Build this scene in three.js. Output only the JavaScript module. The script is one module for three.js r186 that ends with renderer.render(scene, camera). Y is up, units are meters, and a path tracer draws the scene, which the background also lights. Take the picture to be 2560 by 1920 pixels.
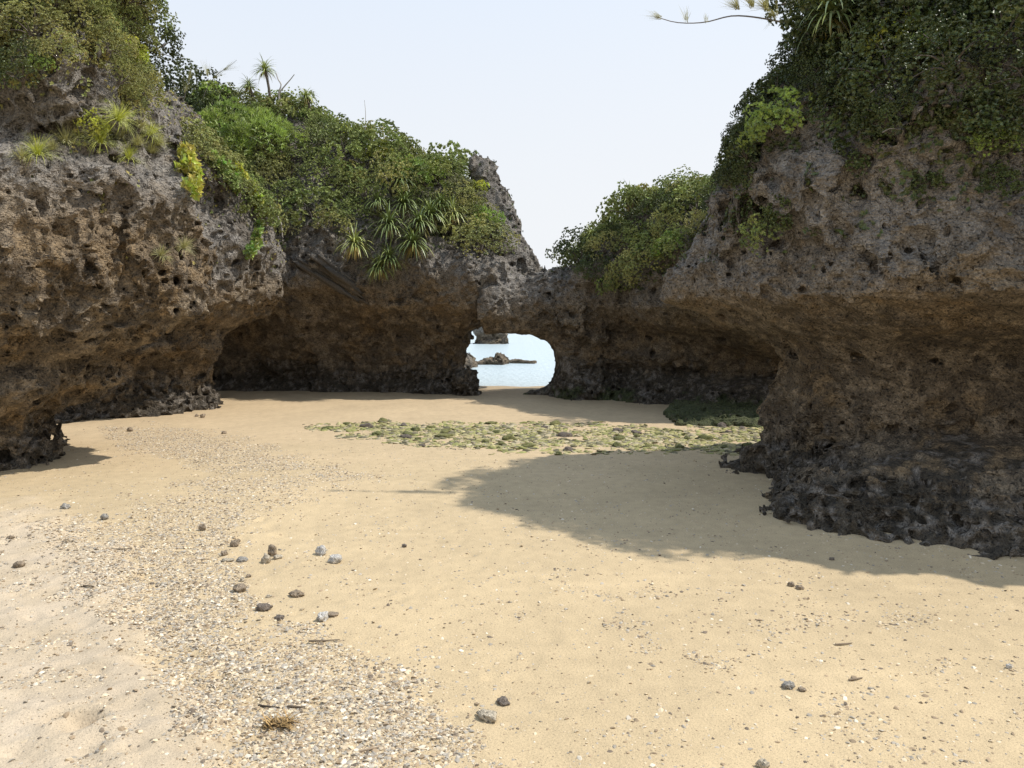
import * as THREE from 'three';
import { mergeGeometries } from 'three/addons/utils/BufferGeometryUtils.js';

// ------------------------------------------------------------------ camera, sky, sun, exposure
const EYE = 2.6, FOC = 1925, CX = 1280, CY = 780;          // eye height (m), focal length and horizon in photograph pixels
const Q = 1;                                               // grid coarseness for test renders
const scene = new THREE.Scene();
const camera = new THREE.PerspectiveCamera(2 * Math.atan(1140 / FOC) * 180 / Math.PI, 2560 / 2280, 0.1, 6000);
camera.position.set(0, EYE, 0);
camera.lookAt(0, EYE, -10);
camera.setViewOffset(2560, 2280, 0, 360, 2560, 1920);
camera.updateProjectionMatrix();

const SUN_EL = 56 * Math.PI / 180, SUN_AZ = 1 * Math.PI / 180;   // high on the right
const sunDir = new THREE.Vector3(Math.cos(SUN_EL) * Math.cos(SUN_AZ), Math.sin(SUN_EL), -Math.cos(SUN_EL) * Math.sin(SUN_AZ));
{
  const W = 512, H = 256, data = new Float32Array(W * H * 4);
  const ss = THREE.MathUtils.smoothstep;
  for (let r = 0; r < H; r++) for (let c = 0; c < W; c++) {
    const up = ((r + 0.5) / H - 0.5) * Math.PI, az = ((c + 0.5) / W - 0.5) * 2 * Math.PI;
    const y = Math.sin(up), x = Math.cos(az) * Math.cos(up), z = Math.sin(az) * Math.cos(up);
    const cs = x * sunDir.x + y * sunDir.y + z * sunDir.z, ang = Math.acos(Math.min(1, Math.max(-1, cs)));
    const t = ss(Math.max(0, y), 0.0, 0.95), glow = Math.exp(-ang * 2.2);
    const hor = [0.925, 0.95, 0.98], zen = [0.57, 0.77, 1.08];
    for (let k = 0; k < 3; k++) data[(r * W + c) * 4 + k] = (hor[k] + (zen[k] - hor[k]) * t) * 0.94 + glow * [0.75, 0.7, 0.62][k];
    data[(r * W + c) * 4 + 3] = 1;
  }
  const sky = new THREE.DataTexture(data, W, H, THREE.RGBAFormat, THREE.FloatType);
  sky.mapping = THREE.EquirectangularReflectionMapping; sky.magFilter = THREE.LinearFilter; sky.minFilter = THREE.LinearFilter;
  sky.wrapS = THREE.RepeatWrapping; sky.needsUpdate = true;
  scene.background = sky; scene.environment = sky;
}
const sun = new THREE.DirectionalLight(new THREE.Color().setRGB(1, 0.945, 0.87), 4.7);
sun.name = 'sun';
sun.position.copy(sunDir).multiplyScalar(60).add(new THREE.Vector3(0, 0, -15));
sun.target.position.set(0, 0, -15); sun.target.name = 'sun_target';
sun.castShadow = true; sun.shadow.radius = 1.4; sun.shadow.mapSize.set(4096, 4096);
Object.assign(sun.shadow.camera, { left: -30, right: 30, top: 30, bottom: -30, near: 1, far: 150 });
scene.add(sun, sun.target);

const renderer = new THREE.WebGLRenderer({ antialias: true });
renderer.toneMapping = THREE.LinearToneMapping;
renderer.toneMappingExposure = 1.0;
renderer.shadowMap.enabled = true;

// ------------------------------------------------------------------ helpers
const rng = (s) => { let a = s >>> 0; return () => { a = (a + 0x6d2b79f5) | 0; let t = Math.imul(a ^ (a >>> 15), 1 | a); t = (t + Math.imul(t ^ (t >>> 7), 61 | t)) ^ t; return ((t ^ (t >>> 14)) >>> 0) / 4294967296; }; };
const sstep = (a, b, x) => { const t = Math.min(1, Math.max(0, (x - a) / (b - a))); return t * t * (3 - 2 * t); };
const clamp = (x, a, b) => Math.min(b, Math.max(a, x)), mix = (a, b, t) => a + (b - a) * t;
const PERM = new Uint8Array(512);
{ const r = rng(77), p = [...Array(256).keys()]; for (let i = 255; i > 0; i--) { const j = Math.floor(r() * (i + 1)); [p[i], p[j]] = [p[j], p[i]]; } for (let i = 0; i < 512; i++) PERM[i] = p[i & 255]; }
const grad = (h, x, y, z) => { const u = (h & 8) === 0 ? x : y, v = (h & 12) === 0 ? y : (h & 13) === 12 ? x : z; return ((h & 1) ? -u : u) + ((h & 2) ? -v : v); };
function noise(x, y, z) {
  const fx = Math.floor(x), fy = Math.floor(y), fz = Math.floor(z), X = fx & 255, Y = fy & 255, Z = fz & 255;
  x -= fx; y -= fy; z -= fz;
  const u = x * x * x * (x * (x * 6 - 15) + 10), v = y * y * y * (y * (y * 6 - 15) + 10), w = z * z * z * (z * (z * 6 - 15) + 10);
  const A = PERM[X] + Y, AA = PERM[A] + Z, AB = PERM[A + 1] + Z, B = PERM[X + 1] + Y, BA = PERM[B] + Z, BB = PERM[B + 1] + Z;
  const l1 = grad(PERM[AA], x, y, z), l2 = grad(PERM[BA], x - 1, y, z), l3 = grad(PERM[AB], x, y - 1, z), l4 = grad(PERM[BB], x - 1, y - 1, z);
  const l5 = grad(PERM[AA + 1], x, y, z - 1), l6 = grad(PERM[BA + 1], x - 1, y, z - 1), l7 = grad(PERM[AB + 1], x, y - 1, z - 1), l8 = grad(PERM[BB + 1], x - 1, y - 1, z - 1);
  const a = l1 + u * (l2 - l1), b = l3 + u * (l4 - l3), c = l5 + u * (l6 - l5), d = l7 + u * (l8 - l7), e = a + v * (b - a), f = c + v * (d - c);
  return e + w * (f - e);
}
const fbm = (x, y, z, o) => { let s = 0, a = 1; for (let i = 0; i < o; i++) { s += a * noise(x, y, z); x = x * 2.03 + 7.1; y = y * 2.03 + 3.7; z = z * 2.03 + 5.3; a *= 0.5; } return s; };
function worley(x, y, z) {                                  // distance to the nearest of jittered points, one a cell, and that cell's random value
  const ix = Math.floor(x), iy = Math.floor(y), iz = Math.floor(z);
  let best = 9, id = 0;
  for (let i = -1; i <= 1; i++) for (let j = -1; j <= 1; j++) {
    const px = PERM[(ix + i) & 255] + iy + j;
    for (let k = -1; k <= 1; k++) {
      const h = PERM[(PERM[px & 255] + iz + k) & 255], h2 = PERM[h + 57], h3 = PERM[h + 131];
      const dx = ix + i + h / 255 - x, dy = iy + j + h2 / 255 - y, dz = iz + k + h3 / 255 - z, d = dx * dx + dy * dy + dz * dz;
      if (d < best) { best = d; id = h2; }
    }
  }
  WID = id / 255;
  return Math.sqrt(best);
}
let WID = 0;
function polySD(P, x, z) {                                  // signed distance to a closed outline, negative inside
  let d = 1e9, s = 1;
  for (let i = 0, j = P.length - 1, n = P.length; i < n; j = i++) {
    const ax = P[i][0], az = P[i][1], ex = P[j][0] - ax, ez = P[j][1] - az, wx = x - ax, wz = z - az;
    const t = clamp((wx * ex + wz * ez) / (ex * ex + ez * ez), 0, 1), bx = wx - ex * t, bz = wz - ez * t;
    d = Math.min(d, bx * bx + bz * bz);
    const c1 = z >= az, c2 = z < P[j][1], c3 = ex * wz > ez * wx;
    if ((c1 && c2 && c3) || (!c1 && !c2 && !c3)) s = -s;
  }
  return s * Math.sqrt(d);
}
const inPoly = (P, x, y) => { let c = false; for (let i = 0, j = P.length - 1; i < P.length; j = i++) if ((P[i][1] > y) !== (P[j][1] > y) && x < (P[j][0] - P[i][0]) * (y - P[i][1]) / (P[j][1] - P[i][1]) + P[i][0]) c = !c; return c; };
const table = (T, x) => { if (x <= T[0][0]) return T[0][1]; for (let i = 1; i < T.length; i++) if (x <= T[i][0]) return mix(T[i - 1][1], T[i][1], (x - T[i - 1][0]) / (T[i][0] - T[i - 1][0])); return T[T.length - 1][1]; };
const smax = (a, b, k) => { const h = Math.max(k - Math.abs(a - b), 0) / k; return Math.max(a, b) + h * h * k * 0.25; };
const smin = (a, b, k) => -smax(-a, -b, k);
const onSand = (px, py) => { const d = EYE * FOC / (py - CY); return [(px - CX) / FOC * d, d]; };   // a point of the flat beach, as (x, distance ahead)
const pxOf = (x, y, d) => [CX + FOC * x / d, CY + FOC * (EYE - y) / d];

const names = {};
const numbered = (n) => { names[n] = (names[n] ?? -1) + 1; return names[n] ? n + '_' + String(names[n]).padStart(3, '0') : n; };
function add(o, name, label, category, group, kind) {
  o.name = numbered(name);
  if (label) o.userData.label = label;
  if (category) o.userData.category = category;
  if (group) o.userData.group = group;
  if (kind) o.userData.kind = kind;
  o.traverse((m) => { if (m.isMesh) { m.castShadow = true; m.receiveShadow = true; } });
  scene.add(o);
  return o;
}
const child = (parent, name, mesh) => { mesh.name = name; parent.add(mesh); return mesh; };

// ------------------------------------------------------------------ textures
function tile(N, fn, srgb) {
  const d = new Uint8Array(N * N * 4);
  for (let j = 0; j < N; j++) for (let i = 0; i < N; i++) { const v = fn(i / N, j / N), o = (j * N + i) * 4; if (typeof v === 'number') { d[o] = d[o + 1] = d[o + 2] = clamp(v, 0, 1) * 255; } else for (let c = 0; c < 3; c++) d[o + c] = clamp(v[c], 0, 1) * 255; d[o + 3] = 255; }
  const t = new THREE.DataTexture(d, N, N); t.wrapS = t.wrapT = THREE.RepeatWrapping; t.magFilter = THREE.LinearFilter; t.minFilter = THREE.LinearMipmapLinearFilter; t.generateMipmaps = true;
  if (srgb) t.colorSpace = THREE.SRGBColorSpace;
  t.needsUpdate = true; return t;
}
function tnoise(u, v, f, seed) {                            // smooth noise that repeats with the tile, f cells across
  const x = u * f, y = v * f, i0 = Math.floor(x), j0 = Math.floor(y), fx = x - i0, fy = y - j0, sx = fx * fx * fx * (fx * (fx * 6 - 15) + 10), sy = fy * fy * fy * (fy * (fy * 6 - 15) + 10);
  const g = (i, j) => { const h = PERM[(PERM[((i0 + i) % f + seed * 37) & 255] + (j0 + j) % f + seed * 11) & 255] / 256 * Math.PI * 2; return Math.cos(h) * (fx - i) + Math.sin(h) * (fy - j); };
  return mix(mix(g(0, 0), g(1, 0), sx), mix(g(0, 1), g(1, 1), sx), sy) * 1.3;
}
const rockGrain = tile(512, (u, v) => 0.80 + 0.14 * tnoise(u, v, 13, 3) + 0.18 * tnoise(u, v, 37, 9) + 0.16 * tnoise(u, v, 90, 5) - 0.3 * sstep(0.3, 0.5, tnoise(u, v, 29, 7)), true);
const rockBump = tile(512, (u, v) => 0.6 + 0.30 * tnoise(u, v, 11, 1) + 0.30 * tnoise(u, v, 27, 4) + 0.26 * tnoise(u, v, 61, 8) + 0.15 * tnoise(u, v, 130, 2) - 0.45 * sstep(0.22, 0.5, tnoise(u, v, 23, 12)));
const sandGrain = tile(1024, (u, v) => { const g = 0.955 + 0.04 * tnoise(u, v, 12, 2) + 0.05 * tnoise(u, v, 90, 6) + 0.08 * tnoise(u, v, 240, 3), s = tnoise(u, v, 200, 11); const k = s > 0.52 ? -0.3 : s < -0.56 ? 0.12 : 0; return [g + k, g + k * 0.97, g + k * 0.92]; }, true);
const sandBump = tile(1024, (u, v) => 0.5 + 0.22 * tnoise(u, v, 30, 2) + 0.22 * tnoise(u, v, 90, 6) + 0.2 * tnoise(u, v, 230, 3));

const rockMat = new THREE.MeshStandardMaterial({ name: 'rock', vertexColors: true, map: rockGrain, bumpMap: rockBump, bumpScale: 0.05, roughness: 0.95, flatShading: true });

// ------------------------------------------------------------------ rocks: a field of outlines that change with height, roughened by noise, meshed as a surface
const ROCKS = [];
function rockField(o) {
  const { layers, top, extra, seed = 0, rough = 1, lowRough = 1 } = o;
  const base = (x, y, d) => {
    const wx = x + 0.45 * noise(x * 0.5 + seed, y * 0.4, d * 0.5), wd = d + 0.45 * noise(x * 0.5, y * 0.4 + seed, d * 0.5 + 9);
    let i = 1; while (i < layers.length - 1 && y > layers[i][0]) i++;
    const a = layers[i - 1], b = layers[i], t = clamp((y - a[0]) / (b[0] - a[0]), 0, 1), k = t * t * (3 - 2 * t) * 0.5 + t * 0.5;
    const sa = polySD(a[1], wx, wd) - (a[2] ?? 0), sb = a[1] === b[1] ? sa + (a[2] ?? 0) - (b[2] ?? 0) : polySD(b[1], wx, wd) - (b[2] ?? 0);
    let s = mix(sa, sb, k);
    if (top) s = smax(s, y - top(x, d, y), o.topK ?? 0.7);
    if (extra) s = extra(s, x, y, d);
    return s;
  };
  const coarse = (x, y, d) => rough * (0.34 * noise(x * 0.62 + seed, y * 0.75, d * 0.62) + 0.36 * (0.3 - Math.abs(noise(x * 1.15, y * 0.85 + seed, d * 1.15))) );
  const fine = (x, y, d) => {
    const wv = sstep(0.35, 1.1, y), up = sstep(2.6, 4, y), qx = noise(x * 2.3 + 5, y * 2.3, d * 2.3), qy = noise(x * 2.3, y * 2.3 + 8, d * 2.3), ax = x + qx * 0.16, ay = y + qy * 0.16, ad = d - qx * 0.12 + qy * 0.1;
    let e = 0.26 * (0.26 - Math.abs(noise(ax * 2.2 + seed, ay * 1.7, ad * 2.2))) + up * 0.30 * (0.22 - Math.abs(noise(ax * 2.7, y * 0.65, ad * 2.7 + seed))) + 0.22 * (0.25 - Math.abs(noise(ax * 4.6, ay * 3.9 + seed, ad * 4.6))) + 0.13 * (0.25 - Math.abs(noise(ax * 8.6, ay * 7.8, ad * 8.6 + seed)));
    const w1 = worley(ax * 2.6 + 3, ay * 3.1, ad * 2.6); if (WID > 0.66) e -= 0.5 * sstep(0.40, 0.16, w1) * (WID - 0.25) * wv;
    const w2 = worley(ax * 5.0 + qy, ay * 6.4 + 9, ad * 5.0 - qx); if (WID > 0.4) e -= 0.27 * sstep(0.44, 0.18, w2) * (WID - 0.1) * (0.35 + 0.65 * wv);
    if (wv < 1) e += (1 - wv) * lowRough * (0.46 * (0.22 - Math.abs(noise(ax * 2.9, ay * 3.4, ad * 2.9))) + 0.42 * (0.2 - Math.abs(noise(x * 5.6, y * 5.2, d * 5.6))));
    return e * rough;
  };
  const at = (x, y, d) => { const k = o.calm ? o.calm(x, y, d) : 1, b = base(x, y, d) - coarse(x, y, d) * k; return Math.abs(b) > 0.55 ? b : b - fine(x, y, d) * k; };
  return { base, coarse, fine, at };
}
function meshField(F, box, cell) {
  cell *= Q;
  const [x0, x1, y0, y1, z0, z1] = box, nx = Math.ceil((x1 - x0) / cell) + 1, ny = Math.ceil((y1 - y0) / cell) + 1, nz = Math.ceil((z1 - z0) / cell) + 1;
  const V = new Float32Array(nx * ny * nz).fill(1), B = 8, id = (i, j, k) => (k * ny + j) * nx + i;
  for (let k0 = 0; k0 < nz; k0 += B) for (let j0 = 0; j0 < ny; j0 += B) for (let i0 = 0; i0 < nx; i0 += B) {
    const i1 = Math.min(nx, i0 + B), j1 = Math.min(ny, j0 + B), k1 = Math.min(nz, k0 + B);
    let lo = 1e9, hi = -1e9;
    for (const i of [i0, (i0 + i1) / 2, i1]) for (const j of [j0, (j0 + j1) / 2, j1]) for (const k of [k0, k1]) { const v = F.base(x0 + i * cell, y0 + j * cell, z0 + k * cell); lo = Math.min(lo, v); hi = Math.max(hi, v); }
    if (lo > 0.75 || hi < -0.95) { const v = lo > 0 ? 1 : -1; if (v < 0) for (let k = k0; k < k1; k++) for (let j = j0; j < j1; j++) V.fill(v, id(i0, j, k), id(i0, j, k) + i1 - i0); continue; }
    for (let k = k0; k < k1; k++) for (let j = j0; j < j1; j++) for (let i = i0; i < i1; i++) V[id(i, j, k)] = F.at(x0 + i * cell, y0 + j * cell, z0 + k * cell);
  }
  for (let k = 0; k < nz; k++) for (let j = 0; j < ny; j++) for (let i = 0; i < nx; i++) if (i === 0 || j === 0 || k === 0 || i === nx - 1 || j === ny - 1 || k === nz - 1) { const n = id(i, j, k); V[n] = Math.max(V[n], 0.02); }
  const vid = new Map(), pos = [];
  const cellVert = (i, j, k) => {
    const key = id(i, j, k); let v = vid.get(key); if (v !== undefined) return v;
    let sx = 0, sy = 0, sz = 0, n = 0;
    const g = (a, b, c) => V[id(i + a, j + b, k + c)];
    for (let e = 0; e < 12; e++) {
      const ax = e >> 2, p = e & 1, q = (e >> 1) & 1;
      const a = ax === 0 ? [0, p, q] : ax === 1 ? [p, 0, q] : [p, q, 0], b = ax === 0 ? [1, p, q] : ax === 1 ? [p, 1, q] : [p, q, 1];
      const va = g(...a), vb = g(...b);
      if ((va < 0) !== (vb < 0)) { const t = va / (va - vb); sx += a[0] + (b[0] - a[0]) * t; sy += a[1] + (b[1] - a[1]) * t; sz += a[2] + (b[2] - a[2]) * t; n++; }
    }
    v = pos.length / 3; pos.push(x0 + (i + sx / n) * cell, y0 + (j + sy / n) * cell, -(z0 + (k + sz / n) * cell)); vid.set(key, v); return v;
  };
  const idx = [];
  const quad = (a, b, c, d, flip) => { if (flip) idx.push(a, c, b, a, d, c); else idx.push(a, b, c, a, c, d); };
  for (let k = 1; k < nz - 1; k++) for (let j = 1; j < ny - 1; j++) for (let i = 1, n = id(1, j, k); i < nx - 1; i++, n++) {
    const s = V[n] < 0;
    if (s !== (V[n + 1] < 0)) quad(cellVert(i, j - 1, k - 1), cellVert(i, j, k - 1), cellVert(i, j, k), cellVert(i, j - 1, k), s);
    if (s !== (V[n + nx] < 0)) quad(cellVert(i - 1, j, k - 1), cellVert(i - 1, j, k), cellVert(i, j, k), cellVert(i, j, k - 1), s);
    if (s !== (V[n + nx * ny] < 0)) quad(cellVert(i - 1, j - 1, k), cellVert(i, j - 1, k), cellVert(i, j, k), cellVert(i - 1, j, k), s);
  }
  const nv = pos.length / 3, up = new Int32Array(nv).map((_, i) => i), find = (a) => { while (up[a] !== a) a = up[a] = up[up[a]]; return a; };   // loose crumbs are left out
  for (let q = 0; q < idx.length; q += 3) { const a = find(idx[q]); up[find(idx[q + 1])] = a; up[find(idx[q + 2])] = a; }
  const many = new Int32Array(nv); for (let i = 0; i < nv; i++) many[find(i)]++;
  const kept = []; for (let q = 0; q < idx.length; q += 3) if (many[find(idx[q])] > 900 || many[find(idx[q])] > nv * 0.3) kept.push(idx[q], idx[q + 1], idx[q + 2]);
  return { pos: Float32Array.from(pos), idx: Uint32Array.from(kept) };
}
function rockGeometry(m, colour) {
  const g0 = new THREE.BufferGeometry(); g0.setAttribute('position', new THREE.BufferAttribute(m.pos, 3)); g0.setIndex(new THREE.BufferAttribute(m.idx, 1)); g0.computeVertexNormals();
  const N = g0.attributes.normal.array, P = m.pos, nv = P.length / 3, col = new Float32Array(nv * 3), out = [0, 0, 0];
  for (let i = 0; i < nv; i++) { colour(P[i * 3], P[i * 3 + 1], -P[i * 3 + 2], out, N[i * 3 + 1]); col.set(out, i * 3); }
  const map = new Int32Array(nv * 3).fill(-1), np = [], nn = [], nc = [], nu = [], ni = new Uint32Array(m.idx.length);
  for (let t = 0; t < m.idx.length; t += 3) {
    let ax = 0, ay = 0, az = 0;
    for (let c = 0; c < 3; c++) { const v = m.idx[t + c]; ax += N[v * 3]; ay += N[v * 3 + 1]; az += N[v * 3 + 2]; }
    ax = Math.abs(ax); ay = Math.abs(ay); az = Math.abs(az);
    const axis = ax > ay && ax > az ? 0 : ay > az ? 1 : 2;
    for (let c = 0; c < 3; c++) {
      const v = m.idx[t + c], key = v * 3 + axis;
      if (map[key] < 0) {
        map[key] = np.length / 3; const x = P[v * 3], y = P[v * 3 + 1], z = P[v * 3 + 2];
        np.push(x, y, z); nn.push(N[v * 3], N[v * 3 + 1], N[v * 3 + 2]); nc.push(col[v * 3], col[v * 3 + 1], col[v * 3 + 2]);
        if (axis === 0) nu.push(z * 0.8, y * 0.8); else if (axis === 1) nu.push(x * 0.8, z * 0.8); else nu.push(x * 0.8, y * 0.8);
      }
      ni[t + c] = map[key];
    }
  }
  const g = new THREE.BufferGeometry();
  g.setAttribute('position', new THREE.BufferAttribute(Float32Array.from(np), 3)); g.setAttribute('normal', new THREE.BufferAttribute(Float32Array.from(nn), 3));
  g.setAttribute('color', new THREE.BufferAttribute(Float32Array.from(nc), 3)); g.setAttribute('uv', new THREE.BufferAttribute(Float32Array.from(nu), 2)); g.setIndex(new THREE.BufferAttribute(ni, 1));
  return g;
}
// limestone: grey crust with pale lichen above the lip, darker brown and ochre patches below it, black crust and algae in patches at the foot
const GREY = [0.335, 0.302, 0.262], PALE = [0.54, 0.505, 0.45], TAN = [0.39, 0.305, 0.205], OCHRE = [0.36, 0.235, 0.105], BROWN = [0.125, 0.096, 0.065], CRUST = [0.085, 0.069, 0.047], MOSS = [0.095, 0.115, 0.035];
const into = (o, c, t) => { for (let k = 0; k < 3; k++) o[k] += (c[k] - o[k]) * t; };
function limestone(o) {
  const { lip = 2.8, ochre = 0.5, dark = 0.7, greyness = 1, gain = 1, mossy = 0, pale = 0.45 } = o;
  return (x, y, d, out) => {
    const n1 = fbm(x * 0.8 + 3, y * 0.8, d * 0.8, 3), n2 = fbm(x * 2.7, y * 2.7 + 5, d * 2.7, 3), n3 = noise(x * 9, y * 9, d * 9), st = noise(x * 5, y * 0.6, d * 5);
    out[0] = TAN[0]; out[1] = TAN[1]; out[2] = TAN[2];
    const h = y + n1 * 0.7;
    into(out, GREY, sstep(lip - 0.5, lip + 0.35, h) * (0.55 + 0.45 * greyness) * sstep(-0.75, 0.1, n2 + 0.3));
    into(out, PALE, sstep(0.22, 0.5, n2 + st * 0.25) * pale * sstep(lip - 0.2, lip + 0.6, h));
    into(out, BROWN, sstep(0.1, 0.42, n2 * 0.7 + n3 * 0.3 - st * 0.2) * 0.65);
    into(out, BROWN, sstep(0.12, 0.4, noise(x * 1.9, y * 0.3 + 4, d * 1.9) + n3 * 0.12) * 0.5 * sstep(lip - 0.2, lip + 0.5, h));
    into(out, OCHRE, sstep(0.0, 0.22, n1 + n3 * 0.16 - 0.25 + ochre * 0.5) * ochre * sstep(lip + 0.5, lip - 0.3, h));
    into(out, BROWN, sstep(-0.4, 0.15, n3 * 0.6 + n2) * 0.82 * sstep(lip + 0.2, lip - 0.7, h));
    const low = dark + 0.55 * n1 + 0.5 * n2;
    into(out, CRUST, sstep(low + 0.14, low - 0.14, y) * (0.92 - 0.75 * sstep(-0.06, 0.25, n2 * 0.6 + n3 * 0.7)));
    into(out, GREY, sstep(0.08, 0.3, n3 * 0.8 + n2 * 0.4) * 0.6 * sstep(low + 0.2, low - 0.2, y));
    if (mossy) into(out, MOSS, sstep(mossy + 0.1, mossy - 0.1, y + n2 * 0.35) * sstep(-0.1, 0.2, n1 + n3 * 0.4 + (mossy > 1 ? 0.6 : 0)) * 0.9);
    const k = gain * (1 + 0.16 * n3 + 0.25 * n2);
    out[0] *= k; out[1] *= k; out[2] *= k;
  };
}
function makeRock(name, label, spec) {
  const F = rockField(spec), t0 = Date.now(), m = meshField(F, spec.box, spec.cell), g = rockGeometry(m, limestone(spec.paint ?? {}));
  const mesh = add(new THREE.Mesh(g, rockMat), name, label, 'rock');
  const R = { F, m, g, mesh, spec }; ROCKS.push(R);
  console.log(name, m.idx.length / 3, Date.now() - t0, 'ms');
  return R;
}

// ------------------------------------------------------------------ beach and sea
const SEA = -0.14;
const softBump = (x, d, cx, cd, rx, rd) => { const u = (x - cx) / rx, v = (d - cd) / rd, q = u * u + v * v; return q > 6 ? 0 : Math.exp(-q); };
const dryLine = (px, py) => polySD([[-400, 1230], [130, 1290], [300, 1400], [330, 1560], [420, 1700], [520, 1800], [620, 1960], [-400, 2300]], px, py);
const drySand = (x, d) => { const [px, py] = pxOf(x, 0, Math.max(d, 2)); return sstep(70, -90, dryLine(px, py) + 60 * noise(x * 2.2, 3, d * 2.2)); };
const dents = []; {
  const r = rng(5);
  for (let i = 0; i < 170; i++) { const d = 3.2 + r() * 6.5, x = -0.66 * d + r() * (0.36 * d); dents.push([x, d, 0.05 + r() * 0.1, 0.05 + r() * 0.09, 0.012 + r() * 0.022]); }
  for (let i = 0; i < 90; i++) { const d = 4 + r() * 7, x = -1.6 + (r() - 0.3) * 3; dents.push([x, d, 0.05 + r() * 0.07, 0.035 + r() * 0.05, 0.008 + r() * 0.014]); }
  const [hx, hd] = onSand(205, 1838); dents.push([hx, hd, 0.12, 0.10, 0.075], [hx - 0.2, hd + 0.03, 0.16, 0.09, 0.03], [hx + 0.2, hd - 0.05, 0.1, 0.07, -0.02]);
  for (const [px, py] of [[907, 1358], [880, 1320], [930, 1480], [830, 1508], [690, 1545], [800, 1570], [900, 1597], [1090, 1660], [770, 1610], [1000, 1500]]) { const [x, d] = onSand(px, py); dents.push([x, d, 0.10, 0.05, 0.018]); }
}
const dentGrid = new Map();
for (const q of dents) for (let i = Math.floor((q[0] - 0.5) * 2); i <= Math.floor((q[0] + 0.5) * 2); i++) for (let j = Math.floor((q[1] - 0.5) * 2); j <= Math.floor((q[1] + 0.5) * 2); j++) { const k = i * 1000 + j; if (!dentGrid.has(k)) dentGrid.set(k, []); dentGrid.get(k).push(q); }
function sandHeight(x, d) {
  let h = 0.05 * noise(x * 0.23, 1, d * 0.23) + 0.014 * noise(x * 0.9, 4, d * 0.9);
  if (d < 22 && d > -4) {
    const dry = drySand(x, d);
    h += 0.10 * dry + dry * (0.034 * noise(x * 3, 2, d * 3.4) + 0.022 * noise(x * 8, 5, d * 8) + 0.009 * noise(x * 19, 5, d * 19)) + (1 - dry) * (0.0035 * noise(x * 1.6, 2, d * 2.2) + 0.0016 * noise(x * 10, 5, d * 13));
    const list = dentGrid.get(Math.floor(x * 2) * 1000 + Math.floor(d * 2));
    if (list) for (const q of list) { const u = (x - q[0]) / q[2], v = (d - q[1]) / q[3], s = u * u + v * v; if (s < 5) h -= q[4] * (Math.exp(-s * 1.6) - 0.32 * Math.exp(-(s - 1.6) * (s - 1.6))); }
  }
  h -= 0.16 * sstep(25.2, 28.6, d) + 0.9 * sstep(27.8, 46, d) + 3 * sstep(46, 200, d);
  return h;
}
{
  const xs = [], ds = [];
  for (let x = -15; x <= 15.001; x += (Math.abs(x) < 8 ? 0.036 : 0.09) * Q) xs.push(x);
  xs.unshift(-1500, -400, -120, -50, -25, -18); xs.push(18, 25, 50, 120, 400, 1500);
  for (let d = 2.4; d < 31; d *= 1 + 0.0062 * Q) ds.push(d);
  ds.unshift(-300, -80, -20, -6, -1, 0.8, 1.8); ds.push(33, 37, 45, 60, 90, 150, 300, 800);
  const nx = xs.length, nd = ds.length, pos = new Float32Array(nx * nd * 3), col = new Float32Array(nx * nd * 3), uv = new Float32Array(nx * nd * 2), idx = [];
  const DAMP = [0.505, 0.388, 0.228], DRY = [0.49, 0.40, 0.288], WET = [0.38, 0.29, 0.18], ORANGE = [0.50, 0.378, 0.23], o = [0, 0, 0];
  for (let j = 0; j < nd; j++) for (let i = 0; i < nx; i++) {
    const x = xs[i], d = ds[j], n = j * nx + i;
    pos[n * 3] = x; pos[n * 3 + 1] = sandHeight(x, d); pos[n * 3 + 2] = -d; uv[n * 2] = x / 1.7; uv[n * 2 + 1] = d / 1.7;
    const dry = d > 0 && d < 25 ? drySand(x, d) : 0, n1 = fbm(x * 0.5, 7, d * 0.5, 3), n2 = fbm(x * 2.1, 8, d * 2.1, 2);
    o[0] = DAMP[0]; o[1] = DAMP[1]; o[2] = DAMP[2];
    into(o, ORANGE, sstep(11, 17, d + n1 * 3) * 0.8);
    into(o, WET, sstep(24.5, 27.5, d + n1) * 0.8);
    into(o, DRY, dry * (0.8 + 0.3 * n2));
    const k = 1 + 0.09 * n1 + 0.07 * n2;
    col[n * 3] = o[0] * k; col[n * 3 + 1] = o[1] * k; col[n * 3 + 2] = o[2] * k;
    if (i && j) { const a = n - nx - 1, b = n - nx, c = n, e = n - 1; idx.push(a, b, c, a, c, e); }
  }
  const g = new THREE.BufferGeometry(); g.setAttribute('position', new THREE.BufferAttribute(pos, 3)); g.setAttribute('color', new THREE.BufferAttribute(col, 3)); g.setAttribute('uv', new THREE.BufferAttribute(uv, 2)); g.setIndex(idx); g.computeVertexNormals();
  const m = new THREE.MeshStandardMaterial({ name: 'sand', vertexColors: true, map: sandGrain, bumpMap: sandBump, bumpScale: 0.006, roughness: 0.95 });
  add(new THREE.Mesh(g, m), 'sand_beach', 'pale golden sand of the beach between the rocks', 'sand', null, 'structure');
}
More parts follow.
